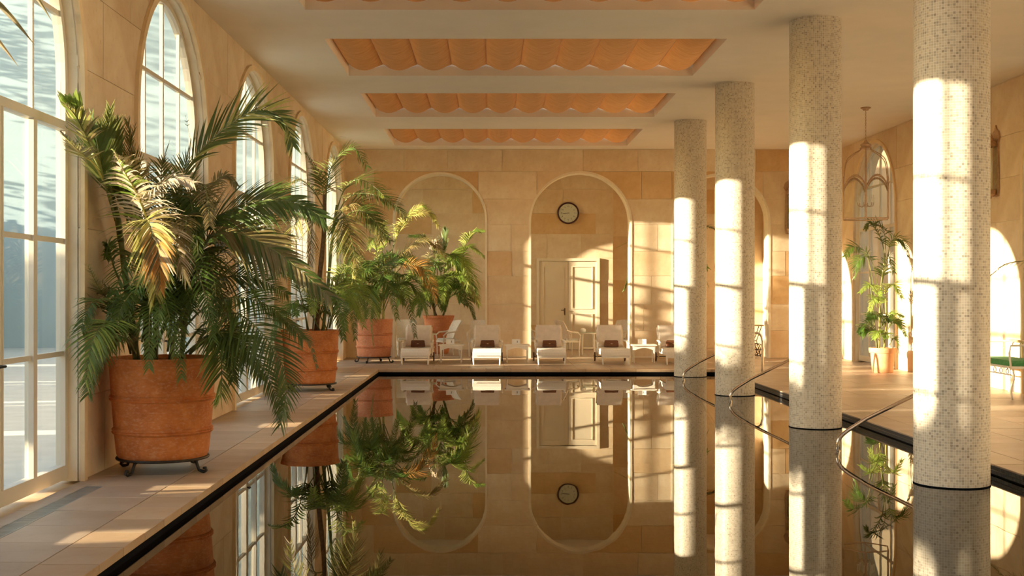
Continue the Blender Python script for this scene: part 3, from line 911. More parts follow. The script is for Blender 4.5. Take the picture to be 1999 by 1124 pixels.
# upper left crown
f1([(200, 330, -.55), (175, 280, -.9), (150, 230, -1.05), (130, 205, -1.15)], 'leaf_yellow', ll=.24, n=24, droop=.3, fwd=1.0, bare=.35, mix='leaf_olive')
f1([(222, 400, -.2), (190, 330, -.7), (160, 300, -1.0), (118, 258, -1.2)], 'leaf_olive', ll=.20, n=28, droop=.15, bare=.5, mix='leaf_yellow', stem='stem_yellow')
f1([(212, 380, -.3), (190, 300, -.75), (160, 240, -1.0), (137, 196, -1.15)], 'leaf_bright', ll=.24, n=12, droop=.0, fwd=2.6, bare=.62, wid=.024, vee=.1)
f1([(222, 420, -.2), (212, 330, -.45), (210, 270, -.6), (215, 215, -.7)], 'leaf_dark', ll=.34, n=28, droop=.1, fwd=1.9, bare=.2, wid=.011)
f1([(225, 430, -.2), (200, 340, -.6), (190, 280, -.75), (180, 230, -.8)], 'leaf_dark', ll=.30, n=28, droop=.1, fwd=1.9, bare=.2, wid=.011)
f1([(250, 440, -.2), (240, 370, -.3), (232, 300, -.3), (228, 240, -.3)], 'leaf_dark', ll=.34, n=30, droop=.1, fwd=1.7, bare=.15, mix='leaf_mid', wid=.011)
f1([(262, 450, 0), (258, 380, .1), (255, 310, .1), (250, 240, .1)], 'leaf_olive', ll=.33, n=30, droop=.1, fwd=1.6, bare=.1, mix='leaf_dark')
f1([(280, 470, .1), (268, 400, .2), (250, 330, .1), (262, 250, .1)], 'leaf_olive', ll=.28, n=24, droop=.3, fwd=1.3, bare=.1)
f1([(280, 440, .0), (262, 380, -.2), (238, 340, -.3), (218, 330, -.4), (208, 350, -.5)], 'leaf_olive', ll=.26, n=28, droop=.8, mix='leaf_dry')
# large frond to the upper right
f1([(318, 520, 0), (340, 400, 0), (372, 320, -.05), (430, 258, -.1), (500, 215, -.15), (552, 232, -.2), (572, 285, -.25)], 'leaf_dark', ll=.40, n=50, droop=.25, fwd=1.25, bare=.32, mix='leaf_yellow', roll=1.1, vee=.15, wid=.0105)
f1([(360, 380, .1), (400, 300, .05), (450, 240, 0), (520, 205, 0)], 'leaf_olive', ll=.24, n=30, droop=.2, fwd=2.0, bare=.30, mix='leaf_bright')
f1([(345, 470, .1), (352, 400, .2), (360, 330, .3), (372, 280, .3)], 'leaf_mid', ll=.28, n=26, droop=.1, fwd=1.3, bare=.15)
f1([(330, 470, .1), (318, 400, .3), (315, 330, .4), (330, 280, .4)], 'leaf_dark', ll=.28, n=26, droop=.3, fwd=1.2, bare=.15)
f1([(380, 520, .0), (392, 440, 0), (410, 370, -.1), (440, 342, -.1), (462, 362, -.15)], 'leaf_olive', ll=.15, n=30, droop=.7, bare=.3)
f1([(385, 480, .1), (381, 400, .1), (376, 300, .1), (362, 226, .1)], 'leaf_dark', ll=.03, n=3, droop=.1, bare=.9, r0=.004, wid=.003)
# pale / rust centre fronds falling towards the viewer
f1([(262, 470, 0), (258, 370, -.4), (238, 320, -.6), (222, 300, -.7)], 'leaf_dry', ll=.34, n=30, droop=.6, bare=.2, mix='leaf_olive', stem='stem_yellow')
f1([(300, 540, .0), (292, 450, -.4), (268, 380, -.6), (240, 330, -.75), (222, 296, -.8)], 'leaf_dry', ll=.38, n=40, wid=.010, droop=.75, bare=.2, fwd=.4, stem='stem_yellow', mix='leaf_bright')
f1([(285, 470, -.2), (284, 400, -.5), (302, 368, -.65), (340, 348, -.75), (375, 356, -.8)], 'leaf_dry', wid=.010, ll=.28, n=30, droop=.6, bare=.25, fwd=1.3)
f1([(285, 500, 0), (282, 440, -.4), (290, 430, -.65), (300, 480, -.8), (303, 560, -.8), (300, 590, -.78)], 'leaf_yellow', wid=.011, ll=.30, n=40, droop=.5, bare=.22, fwd=1.1, mix='leaf_olive', roll=1.3)
f1([(290, 500, 0), (292, 440, -.45), (302, 450, -.7), (310, 500, -.85), (312, 560, -.85)], 'leaf_rust', wid=.013, ll=.24, n=38, droop=.5, bare=.45, fwd=1.4, mix='leaf_olive', roll=1.4)
f1([(300, 500, 0), (302, 440, -.4), (325, 450, -.6), (350, 500, -.75), (362, 545, -.75)], 'leaf_dry', ll=.26, n=34, droop=.8, bare=.25, fwd=1.1, mix='leaf_olive', roll=.8)
f1([(300, 500, .1), (320, 430, 0), (345, 440, -.1), (362, 500, -.2), (350, 540, -.2)], 'leaf_olive', ll=.26, n=34, droop=.7, mix='leaf_rust')
# small left tuft and lower left mass
f1([(240, 560, 0), (222, 520, -.1), (200, 478, -.1), (180, 500, -.15)], 'leaf_mid', ll=.18, n=24, droop=.8, bare=.35)
f1([(250, 640, .0), (228, 600, -.2), (198, 570, -.5), (172, 520, -.8)], 'leaf_olive', ll=.20, n=20, droop=.3, bare=.35, fwd=1.6)
f1([(255, 690, .0), (235, 620, -.2), (205, 590, -.5), (180, 590, -.8), (158, 640, -.95)], 'leaf_dark', ll=.34, n=40, droop=.5, bare=.2)
f1([(262, 690, -.1), (235, 640, -.4), (205, 630, -.8), (180, 670, -1.0), (166, 745, -1.05)], 'leaf_mid', ll=.36, n=44, droop=.55, bare=.2, mix='leaf_bright')
f1([(262, 690, -.1), (240, 650, -.35), (215, 640, -.6), (190, 700, -.85), (172, 770, -.95)], 'leaf_dark', ll=.30, n=44, droop=.5, bare=.2)
f1([(265, 690, -.15), (245, 660, -.35), (215, 668, -.5), (195, 700, -.55)], 'leaf_olive', ll=.22, n=30, droop=.5, bare=.2)
f1([(258, 670, 0), (240, 600, -.1), (212, 566, -.2), (200, 570, -.3)], 'leaf_dark', ll=.26, n=30, droop=.5)
# right side sweep
f1([(338, 560, 0), (372, 480, -.1), (420, 425, -.2), (500, 392, -.35), (575, 396, -.5), (632, 425, -.6)], 'leaf_dark', ll=.44, n=60, droop=.4, bare=.28, fwd=1.2, wid=.011, roll=1.0, vee=.1)
f1([(345, 600, -.1), (385, 500, -.2), (430, 452, -.35), (490, 465, -.5), (560, 505, -.65), (645, 580, -.8)], 'leaf_olive', mix='leaf_dark', ll=.48, n=66, droop=.4, bare=.25, fwd=1.2, roll=1.0, wid=.012, vee=.05)
f1([(345, 600, .1), (380, 520, .1), (410, 460, .1), (470, 445, 0), (520, 470, -.1)], 'leaf_dark', ll=.34, wid=.010, n=36, droop=.5, bare=.25)
f1([(350, 640, .1), (392, 560, .1), (445, 540, 0), (505, 545, 0), (562, 575, -.1)], 'leaf_mid', ll=.34, n=44, droop=.4, bare=.2, mix='leaf_dark')
f1([(350, 650, -.1), (400, 600, -.2), (460, 580, -.35), (530, 600, -.5), (590, 660, -.6)], 'leaf_dark', ll=.36, n=46, droop=.55, bare=.2)
f1([(360, 680, -.1), (400, 630, -.3), (460, 610, -.5), (520, 660, -.7), (560, 740, -.8), (548, 830, -.85)], 'leaf_dark', ll=.38, n=56, droop=.45, bare=.2, roll=.6)
f1([(362, 690, -.15), (410, 655, -.35), (470, 665, -.55), (520, 730, -.7), (552, 810, -.8)], 'leaf_dark', ll=.34, n=50, droop=.5, bare=.15)
f1([(370, 690, -.1), (430, 650, -.2), (480, 680, -.3), (510, 740, -.4)], 'leaf_mid', ll=.26, n=40, droop=.5, bare=.2)
f1([(370, 690, -.15), (405, 655, -.4), (430, 690, -.55), (432, 760, -.6), (424, 785, -.6)], 'leaf_mid', ll=.26, n=40, droop=.4, bare=.25, mix='leaf_bright', roll=.6)
f1([(372, 690, -.1), (410, 640, -.35), (445, 670, -.55), (455, 740, -.62)], 'leaf_dark', ll=.26, n=36, droop=.5, bare=.2)
f1([(520, 610, -.55), (560, 630, -.5), (600, 660, -.5), (618, 715, -.5)], 'leaf_olive', ll=.10, n=24, droop=.5, bare=.2, r0=.004)
for i in range(17):
    az = rn.uniform(-2.2, 1.0); bx = q1(rn.uniform(270, 375), rn.uniform(600, 700), rn.uniform(-.15, .15))
    L_ = rn.uniform(.55, .95)
    p = Vector(bx)
    if cos(az) * L_ + loc1.x + p.x < XW + .15: az = -pi / 2 + rn.uniform(-.4, .6)
    rfrond(t1, p, az, L_, rn.uniform(.6, 1.1), rn, rn.choice(['leaf_dark', 'leaf_dark', 'leaf_mid']), drop=rn.uniform(.2, .8), ll=.26, n=34, bare=.2)
for i in range(10):
    bx = q1(rn.uniform(340, 400), rn.uniform(440, 560), rn.uniform(-.1, .15))
    rfrond(t1, bx, rn.uniform(-1.5, .9), rn.uniform(.5, .85), rn.uniform(.3, .9), rn, rn.choice(['leaf_dark', 'leaf_mid', 'leaf_olive']), drop=rn.uniform(.3, .8), ll=.26, n=34, bare=.2)

# ---- palm 2
PD2 = 17.55; loc2 = Vector(((606 - 958) * PD2 / F, PD2, 0))
plant_stand(loc2, .36, .105, 'iron scroll-foot stand under the second terracotta pot on the left', .2)
t2 = palm_root('potted_palm', 'tall slender palm in the second bright orange terracotta pot on the left', loc2.x, loc2.y)
planted_pot(t2, .422, .35, .75, M['terracotta'], .106)
def q2(x, y, d=0.0): return P(x, y, PD2 + d) - loc2
stemobj(t2, [q2(618, 648), q2(622, 560), q2(632, 460), q2(634, 380)], .038, .028, 'stem_brown')
stemobj(t2, [q2(630, 648), q2(640, 560), q2(648, 470), q2(658, 400)], .024, .020)
rn = random.Random(22)
def f2(pts, mat, **kw):
    kw.setdefault('roll', rn.uniform(.4, .9))
    return frond(t2, clampwall([q2(*p) for p in pts], loc2, XW + .06), rn, mat, **kw)
f2([(636, 400), (640, 350, -.2), (655, 312, -.4), (690, 288, -.5), (716, 325, -.6)], 'leaf_mid', ll=.42, n=34, bare=.15, droop=.35, fwd=.9, mix='leaf_dark')
f2([(634, 400), (628, 360, .1), (614, 330, .1), (598, 300, .1)], 'leaf_mid', ll=.34, n=30, bare=.15, droop=.6, mix='leaf_olive')
f2([(634, 410), (610, 370, -.3), (580, 350, -.5), (556, 372, -.6)], 'leaf_olive', ll=.34, n=30, droop=.5, mix='leaf_mid')
f2([(634, 430), (600, 400, -.2), (575, 440, -.4), (566, 500, -.5)], 'leaf_yellow', ll=.42, n=34, droop=.6, mix='leaf_dry')
f2([(636, 430), (612, 430, .1), (606, 490, .1), (600, 540, .1)], 'leaf_olive', ll=.34, n=34, droop=.4)
f2([(655, 420), (672, 370, -.2), (702, 350, -.4), (740, 372, -.6), (760, 400, -.7)], 'leaf_mid', ll=.42, n=38, droop=.45, mix='leaf_bright')
f2([(655, 425), (680, 385, -.3), (720, 378, -.5), (765, 395, -.7), (792, 425, -.8)], 'leaf_dark', ll=.46, n=44, droop=.45, mix='leaf_olive', roll=.4)
f2([(655, 430), (680, 400, -.2), (710, 400, -.2), (735, 440, -.2), (742, 470, -.2)], 'leaf_olive', ll=.4, n=40, droop=.6)
f2([(652, 440), (664, 410, -.3), (680, 440, -.5), (692, 500, -.6), (690, 540, -.6)], 'leaf_olive', ll=.42, n=40, droop=.6, mix='leaf_yellow')
f2([(650, 440), (660, 430, -.2), (668, 480, -.3), (672, 530, -.3)], 'leaf_mid', ll=.36, n=34, droop=.5)
f2([(660, 430), (700, 410, -.5), (730, 430, -.6), (762, 470, -.7)], 'leaf_dark', ll=.34, n=34, droop=.5)
for i in range(15):
    rfrond(t2, q2(rn.uniform(592, 640), 645, rn.uniform(-.2, .1)), rn.uniform(-2.6, .8), rn.uniform(.6, 1.1), rn.uniform(.5, 1.1), rn, rn.choice(['leaf_mid', 'leaf_dark', 'leaf_mid']), drop=rn.uniform(.0, .7), ll=.30, n=34, wid=.011) if i % 2 else rfrond(t2, q2(rn.uniform(600, 650), 640, 0), rn.uniform(-1.6, .6), rn.uniform(.7, 1.1), rn.uniform(.7, 1.2), rn, 'leaf_bright', drop=rn.uniform(.1, .6), ll=.30, n=34)

# ---- palm 3
PD3 = 24.3; loc3 = Vector(((730 - 958) * PD3 / F, PD3, 0))
plant_stand(loc3, .33, .12, 'iron scroll-foot stand under the rosy terracotta pot in the far left corner', .5)
t3 = palm_root('potted_palm', 'bushy yellow-green palm in the rosy terracotta pot at the far left corner of the pool', loc3.x, loc3.y)
planted_pot(t3, .385, .325, .74, M['terracotta_pink'], .121)
def q3(x, y, d=0.0): return P(x, y, PD3 + d) - loc3
rn = random.Random(33)
def f3(pts, mat, **kw):
    kw.setdefault('roll', rn.uniform(.4, .9))
    kw.setdefault('wid', .0095); kw['n'] = int(kw.get('n', 34) * 1.3)
    return frond(t3, clampwall([q3(*p) for p in pts], loc3, XW + .06), rn, mat, **kw)
for a, b_, m_ in ((725, 740, 'stem'), (738, 760, 'stem_yellow'), (748, 752, 'stem_yellow'), (715, 700, 'stem')):
    stemobj(t3, [q3(a, 630), q3((a + b_) / 2, 560), q3(b_, 500)], .024, .014, m_)
f3([(755, 520), (772, 470), (790, 430, -.2), (822, 402, -.3), (845, 420, -.3)], 'leaf_yellow', ll=.46, n=44, droop=.5, mix='leaf_bright')
f3([(755, 520), (775, 460), (800, 425, -.4), (835, 415, -.5), (855, 440, -.5)], 'leaf_yellow', ll=.40, n=44, droop=.6, mix='leaf_olive')
f3([(750, 530), (745, 470), (745, 435, -.3), (755, 470, -.5)], 'leaf_yellow', ll=.34, n=30, droop=.5, mix='leaf_bright')
f3([(745, 540), (735, 490), (728, 465, -.3), (720, 485, -.4)], 'leaf_bright', ll=.3, n=26, droop=.6, mix='leaf_yellow')
f3([(755, 540), (790, 490, -.2), (835, 470, -.4), (870, 500, -.5)], 'leaf_olive', ll=.42, n=40, droop=.5)
f3([(755, 560), (785, 520, -.3), (820, 520, -.4), (845, 560, -.5), (850, 590, -.5)], 'leaf_rust', ll=.36, n=40, droop=.5, mix='leaf_olive')
f3([(740, 560), (715, 510, -.3), (690, 500, -.4), (672, 540, -.5)], 'leaf_mid', ll=.42, n=40, droop=.6)
f3([(740, 570), (720, 530, -.5), (700, 540, -.7), (690, 600, -.8)], 'leaf_bright', ll=.42, n=40, droop=.6, mix='leaf_mid')
f3([(735, 580), (745, 540, -.6), (760, 560, -.8), (775, 620, -.9)], 'leaf_mid', ll=.36, n=40, droop=.6)
f3([(730, 590), (705, 560, -.5), (690, 600, -.7), (694, 660, -.8)], 'leaf_dark', ll=.36, n=40, droop=.6)
f3([(735, 590), (725, 560, -.6), (722, 610, -.8), (728, 670, -.8)], 'leaf_mid', ll=.36, n=40, droop=.6)
for i in range(24):
    rfrond(t3, q3(rn.uniform(708, 752), rn.uniform(560, 620), rn.uniform(-.2, .1)), rn.uniform(-2.9, .9), rn.uniform(.7, 1.3), rn.uniform(.4, 1.1), rn, rn.choice(['leaf_mid', 'leaf_bright', 'leaf_mid', 'leaf_dark']), drop=rn.uniform(.1, .9), ll=.34, n=48, wid=.0095)

# ---- palm 4 in the left alcove
PD4 = 27.8; loc4 = Vector(((856 - 958) * PD4 / F, PD4, 0))
t4 = palm_root('potted_palm', 'bushy palm in a flared terracotta pot standing inside the left alcove', loc4.x, loc4.y)
planted_pot(t4, .36, .22, .86, M['terracotta_pink'], 0)
def q4(x, y, d=0.0): return P(x, y, PD4 + d) - loc4
rn = random.Random(44)
def f4(pts, mat, **kw):
    kw.setdefault('roll', rn.uniform(.4, .9))
    kw.setdefault('wid', .0115); kw['n'] = int(kw.get('n', 34) * 1.35)
    return frond(t4, [q4(*p) for p in pts], rn, mat, **kw)
stemobj(t4, [q4(850, 625), q4(845, 570), q4(850, 510)], .03, .02); stemobj(t4, [q4(862, 625), q4(880, 570), q4(900, 510)], .024, .016)
stemobj(t4, [q4(856, 625, -.1), q4(835, 575, -.2), q4(812, 525, -.3)], .02, .014, 'stem_brown')
f4([(890, 540), (905, 490), (920, 455, -.2), (945, 450, -.3)], 'leaf_bright', ll=.46, n=40, droop=.4, mix='leaf_mid')
f4([(890, 540), (895, 500), (915, 480, -.3), (945, 500, -.4)], 'leaf_bright', ll=.42, n=40, droop=.6)
f4([(880, 560), (880, 510, -.2), (905, 520, -.4), (925, 570, -.5), (935, 595, -.5)], 'leaf_yellow', ll=.46, n=44, droop=.6, mix='leaf_bright')
f4([(880, 560), (875, 500, -.4), (905, 510, -.6), (915, 570, -.7)], 'leaf_bright', ll=.46, n=44, droop=.6)
f4([(855, 560), (850, 500), (830, 465, -.1), (800, 460, -.1)], 'leaf_dark', ll=.4, n=40, droop=.5)
f4([(860, 540), (865, 490), (870, 460), (868, 445)], 'leaf_dark', ll=.4, n=26, droop=.1, fwd=1.6)
f4([(845, 560), (835, 510, -.3), (850, 470, -.4), (860, 490, -.5)], 'leaf_dry', ll=.3, n=30, droop=.7)
f4([(840, 570), (820, 520, -.3), (790, 500, -.4), (770, 530, -.5)], 'leaf_olive', ll=.4, n=40, droop=.5)
f4([(840, 600), (810, 570, -.3), (785, 575, -.4), (770, 600, -.5)], 'leaf_bright', ll=.4, n=40, droop=.5)
for i in range(26):
    rfrond(t4, q4(rn.uniform(838, 875), rn.uniform(560, 615), rn.uniform(-.1, .1)), rn.uniform(-3.3, .3), rn.uniform(.6, 1.05), rn.uniform(.4, 1.1), rn, rn.choice(['leaf_mid', 'leaf_bright', 'leaf_dark']), drop=rn.uniform(.1, .7), ll=.34, n=48, wid=.0105)

# ---- palm 5 on the right, kentia in a plain pot
PD5 = 21.3; loc5 = Vector(((1723 - 958) * PD5 / F, PD5, 0))
t5 = palm_root('potted_palm', 'slim cane palm in a plain pale orange pot against the right wall', loc5.x, loc5.y)
b = MB().lathe([(0, 0), (.165, 0), (.175, .01), (.205, .34), (.225, .345), (.235, .40), (.232, .43), (.205, .43), (.19, .38)], 40)
obj('pot', b, M['terracotta_light'], t5, smooth=True, sharp=35)
obj('soil', MB().lathe([(0, .405), (.20, .40)], 24), M['soil'], t5, fixn=False)
def q5(x, y, d=0.0): return P(x, y, PD5 + d) - loc5
rn = random.Random(55)
def f5(pts, mat, **kw):
    kw.setdefault('roll', rn.uniform(.4, .9))
    kw.setdefault('wid', .012)
    p = [q5(*p) for p in pts]; p = [Vector((min(v.x, XR - .08 - loc5.x), v.y, v.z)) for v in p]
    return frond(t5, p, rn, mat, **kw)
stemobj(t5, [q5(1716, 680), q5(1717, 620), q5(1720, 560), q5(1728, 500)], .016, .010, 'stem_yellow')
stemobj(t5, [q5(1726, 680), q5(1730, 620), q5(1727, 560)], .015, .010, 'stem_yellow')
stemobj(t5, [q5(1712, 680), q5(1705, 610), q5(1698, 540)], .014, .008, 'stem')
f5([(1728, 520), (1722, 470, -.1), (1705, 438, -.2), (1740, 455, -.2), (1755, 475, -.2)], 'leaf_dark', ll=.30, n=26, droop=.6)
f5([(1720, 560), (1728, 500), (1725, 450, -.1), (1700, 433, -.1), (1690, 445, -.1)], 'leaf_dark', ll=.28, n=22, droop=.5, bare=.45)
f5([(1720, 560), (1732, 510), (1740, 470), (1762, 470, -.1), (1772, 500, -.1)], 'leaf_mid', ll=.28, n=22, droop=.7, bare=.4)
f5([(1712, 600), (1700, 530), (1688, 490), (1665, 482, -.1), (1650, 500, -.2)], 'leaf_dark', ll=.34, n=26, droop=.5, bare=.4, mix='leaf_mid')
f5([(1715, 580), (1708, 530), (1695, 500, -.2), (1675, 510, -.3), (1668, 540, -.3)], 'leaf_mid', ll=.32, n=24, droop=.6, bare=.4)
f5([(1720, 560), (1724, 530, -.1), (1735, 500, -.2), (1745, 530, -.3)], 'leaf_mid', ll=.3, n=24, droop=.5)
f5([(1722, 620), (1715, 580), (1700, 555, -.2), (1680, 570, -.3)], 'leaf_bright', ll=.28, n=24, droop=.4, bare=.3)
f5([(1722, 620), (1730, 570), (1745, 555, -.2), (1760, 580, -.3)], 'leaf_bright', ll=.28, n=24, droop=.4, bare=.3)
f5([(1720, 630), (1716, 590, -.2), (1708, 580, -.4), (1698, 605, -.5)], 'leaf_bright', ll=.26, n=24, droop=.4, bare=.3)
f5([(1726, 660), (1740, 632, -.1), (1756, 630, -.2), (1768, 655, -.3)], 'leaf_mid', ll=.22, n=22, droop=.5, bare=.25)
f5([(1735, 674), (1745, 660, -.1), (1752, 670, -.1), (1754, 690, -.1)], 'leaf_mid', ll=.16, n=18, droop=.5)
for i in range(9):
    rfrond(t5, q5(rn.uniform(1714, 1728), rn.uniform(630, 672), 0), rn.uniform(-3.3, .1), rn.uniform(.3, .5), rn.uniform(.5, 1.0), rn, rn.choice(['leaf_mid', 'leaf_bright']), drop=rn.uniform(.1, .5), ll=.22, n=26, wid=.011, bare=.3)

# ---- palm 6 in the gallery behind the pier, between second and third arch
loc6 = Vector((4.05, 27.4, 0)); t6 = palm_root('potted_palm', 'palm in the gallery showing its tips behind the farthest columns', loc6.x, loc6.y)
planted_pot(t6, .32, .22, .7, M['terracotta_pink'], 0, False)
t6['ymin'] = DW + .47; rn = random.Random(66)
stemobj(t6, [(0, 0, .6), (.05, 0, 1.1), (.0, 0, 1.6)], .03, .02)
for i in range(9): rfrond(t6, (0, 0, 1.5), i * .7 + .1, rn.uniform(.8, 1.15), rn.uniform(.7, 1.3), rn, rn.choice(['leaf_mid', 'leaf_bright', 'leaf_dark']), drop=rn.uniform(.2, .8), ll=.36, n=36, wid=.015)
for i in range(9): rfrond(t6, (0, 0, .8), i * .7 + .4, rn.uniform(.7, .95), rn.uniform(.5, 1.1), rn, rn.choice(['leaf_mid', 'leaf_dark']), drop=rn.uniform(.3, .8), ll=.32, n=36, wid=.015)
frond(t6, [Vector(p) - loc6 for p in (P(1330, 560, 27.2), P(1285, 470, 26.9), P(1245, 466, 26.7), P(1202, 484, 26.6))], rn, 'leaf_bright', ll=.22, n=36, wid=.012, droop=.4)
frond(t6, [Vector(p) - loc6 for p in (P(1330, 560, 27.2), P(1360, 460, 26.9), P(1390, 445, 26.7), P(1420, 480, 26.6))], rn, 'leaf_dark', ll=.34, n=36, wid=.014, droop=.6)

del t6['ymin']
# ---- palm 7: just outside the frame on the left; three of its leaf tips show top left
loc7 = Vector((-2.55, 4.35, 0)); t7 = palm_root('potted_palm', 'palm beyond the left edge, showing only blade tips at the top left corner', loc7.x, loc7.y)
plant_stand(loc7, .345, .115, 'iron stand under the palm beyond the left edge', .3)
planted_pot(t7, .43, .348, .775, M['terracotta'], .116)
rn = random.Random(77)
stemobj(t7, [(0, 0, .8), (.02, 0, 1.4), (.03, 0, 2.0)], .03, .02)
def tipleaf(a, b_, wd=.014):
    A, B = Vector(a) - loc7, Vector(b_) - loc7
    m = MB(); d = (B - A); wv = Vector((d.z, 0, -d.x)).normalized(); n = 6; vs = []
    for k in range(n + 1):
        t = k / n; h = wd * (.6, .85, 1, .95, .75, .42, .03)[k]; c = A + d * t + Vector((0, 0, .02 * sin(pi * t)))
        vs += [c + wv * h, c + Vector((0, -.006 * (1 - t), 0)), c - wv * h]
    m.add(vs, [f for k in range(n) for f in ((3 * k, 3 * k + 1, 3 * k + 4, 3 * k + 3), (3 * k + 1, 3 * k + 2, 3 * k + 5, 3 * k + 4))])
    return m
tD = 4.7
r0 = P(-60, 10, tD)
rp = [Vector((-2.52, 4.35, 2.0)), Vector((-2.45, 4.4, 2.45)), P(-140, -110, 4.9), P(-60, -80, tD), P(10, -60, tD - .1)]
frond(t7, [p - loc7 for p in rp], rn, 'leaf_olive', ll=.16, n=16, bare=.5, droop=.4)
for a, b_, wd in (((-60, -40), (68, 88), .014), ((-70, 20), (36, 130), .012), ((20, -60), (101, 41), .012)):
    o = obj('leaflet', tipleaf(P(a[0], a[1], tD), P(b_[0], b_[1], tD - .05), wd * .8), M['leaf_olive'], t7, fixn=False)
for i in range(5): rfrond(t7, (0, 0, 1.9), -2.2 + i * .35, .7, rn.uniform(.6, 1.1), rn, 'leaf_dark', drop=rn.uniform(.4, .8), ll=.26, n=30)

# ---- palm 8: just outside the frame on the right; one frond shows at the edge
loc8 = Vector((6.85, 13.7, 0)); t8 = palm_root('potted_palm', 'palm beyond the right edge, one arching frond tip entering the picture', loc8.x, loc8.y)
planted_pot(t8, .3, .22, .55, M['terracotta_light'], 0, False)
rn = random.Random(88)
stemobj(t8, [(0, 0, .5), (.02, 0, 1.1), (0, 0, 1.7)], .02, .014)
frond(t8, [Vector((0, 0, 1.6)), P(2060, 500, 13.9) - loc8, P(2010, 508, 14.1) - loc8, P(1965, 515, 14.2) - loc8, P(1936, 535, 14.3) - loc8], rn, 'leaf_olive', ll=.24, n=24, bare=.2, droop=.7, wid=.010)
for i in range(6): rfrond(t8, (0, 0, 1.5), 1.6 - i * .5, .5, rn.uniform(.6, 1.1), rn, 'leaf_mid', drop=.5, ll=.26, n=26)

# ------------------------------------------------------------------ sun loungers
LG = 'white sun loungers in a row at the far end of the pool'
def make_lounger(loc, lab):
    t = thing('sun_lounger', lab, 'sun lounger', loc, 0, LG)
    hw = .27; z = .30                          # foot end at y=0, head towards +y
    def rbox(x0, x1, y0, y1, z0, z1, nm, mat, c=.015): return obj(nm, MB().cbox(x0, x1, y0, y1, z0, z1, c), M[mat], t)
    # seat mattress with a gentle curve
    b = MB(); N = 14; vs = []
    prof = [(0.0, .235), (.02, .285), (.06, .31), (.25, .305), (.45, .285), (.7, .275), (1.0, .29), (1.2, .30)]
    for y_, z_ in prof: vs += [(-hw, y_, z_), (hw, y_, z_), (hw, y_, z_ - .06), (-hw, y_, z_ - .06)]
    fs = [(0, 1, 2, 3)]
    for i in range(len(prof) - 1):
        for k in range(4): k2 = (k + 1) % 4; fs.append((i * 4 + k, i * 4 + k2, i * 4 + 4 + k2, i * 4 + 4 + k))
    n4 = (len(prof) - 1) * 4; fs.append((n4 + 3, n4 + 2, n4 + 1, n4)); b.add(vs, fs); obj('mattress', b, M['white_weave'], t)
    # woven skirt at the foot
    b = MB(); b.cbox(-hw + .01, hw - .01, .02, .05, .13, .27, .004); obj('foot_panel', b, M['white_weave'], t)
    for sx in (-1, 1):
        obj('side_rail', MB().cbox(sx * (hw - .01) - .015, sx * (hw - .01) + .015, .03, 1.55, .18, .245, .006), M['white_paint'], t)
        obj('leg', MB().tube([(sx * (hw - .02), .05, .0), (sx * (hw - .012), .04, .15), (sx * (hw - .02), .03, .24)], [.014, .020, .022], 8), M['white_paint'], t)
        obj('leg', MB().tube([(sx * (hw - .02), 1.30, .07), (sx * (hw - .02), 1.30, .24)], [.016, .020], 8), M['white_paint'], t)
        wh = obj('wheel', MB().tube([(sx * (hw + .02), 1.30, .09), (sx * (hw + .045), 1.30, .09)], .09, 20), M['wheel'], t)
        # arm: support and rest
        obj('arm_support', MB().tube([(sx * (hw + .015), .78, .2), (sx * (hw + .03), .76, .35), (sx * (hw + .02), .85, .405)], .015, 8), M['white_paint'], t)
        obj('armrest', MB().tube([(sx * (hw + .02), .70, .385), (sx * (hw + .03), .78, .41), (sx * (hw + .025), 1.1, .42), (sx * (hw - .01), 1.28, .42)], [.018, .022, .020, .016], 8), M['white_paint'], t)
    # reclined backrest
    a = radians(52)
    b = MB(); b.cbox(-hw + .02, hw - .02, 0, .52, 0, .055, .02); b.xf(Matrix.Translation((0, 1.12, .29)) @ Matrix.Rotation(a, 4, 'X')); obj('backrest', b, M['cushion'], t)
    b = MB(); b.cbox(-hw, hw, 0, .50, -.03, -.003, .006); b.xf(Matrix.Translation((0, 1.12, .29)) @ Matrix.Rotation(a, 4, 'X')); obj('backrest_frame', b, M['cream_weave'], t)
    obj('axle', MB().tube([(-hw - .02, 1.30, .09), (hw + .02, 1.30, .09)], .009, 8), M['iron'], t)
    return t
LX = [(-1.45, 'first sun lounger from the left, in front of the left alcove'), (-.075, 'second sun lounger from the left, at the left pier'), (1.17, 'third sun lounger from the left, below the clock'), (2.40, 'fourth sun lounger from the left, beside the right jamb of the clock arch'), (3.63, 'fifth sun lounger, half hidden behind the farthest column')]
LY = 23.5
first = make_lounger((LX[0][0], LY, 0), 'white woven ' + LX[0][1])
for x, lab in LX[1:]: dup(first, (x, LY, 0), 0, 'white woven ' + lab)
BAGD = ['leftmost lounger', 'second lounger from the left', 'third lounger, below the clock', 'fourth lounger from the left', 'lounger half hidden by the farthest column']
bag0 = None
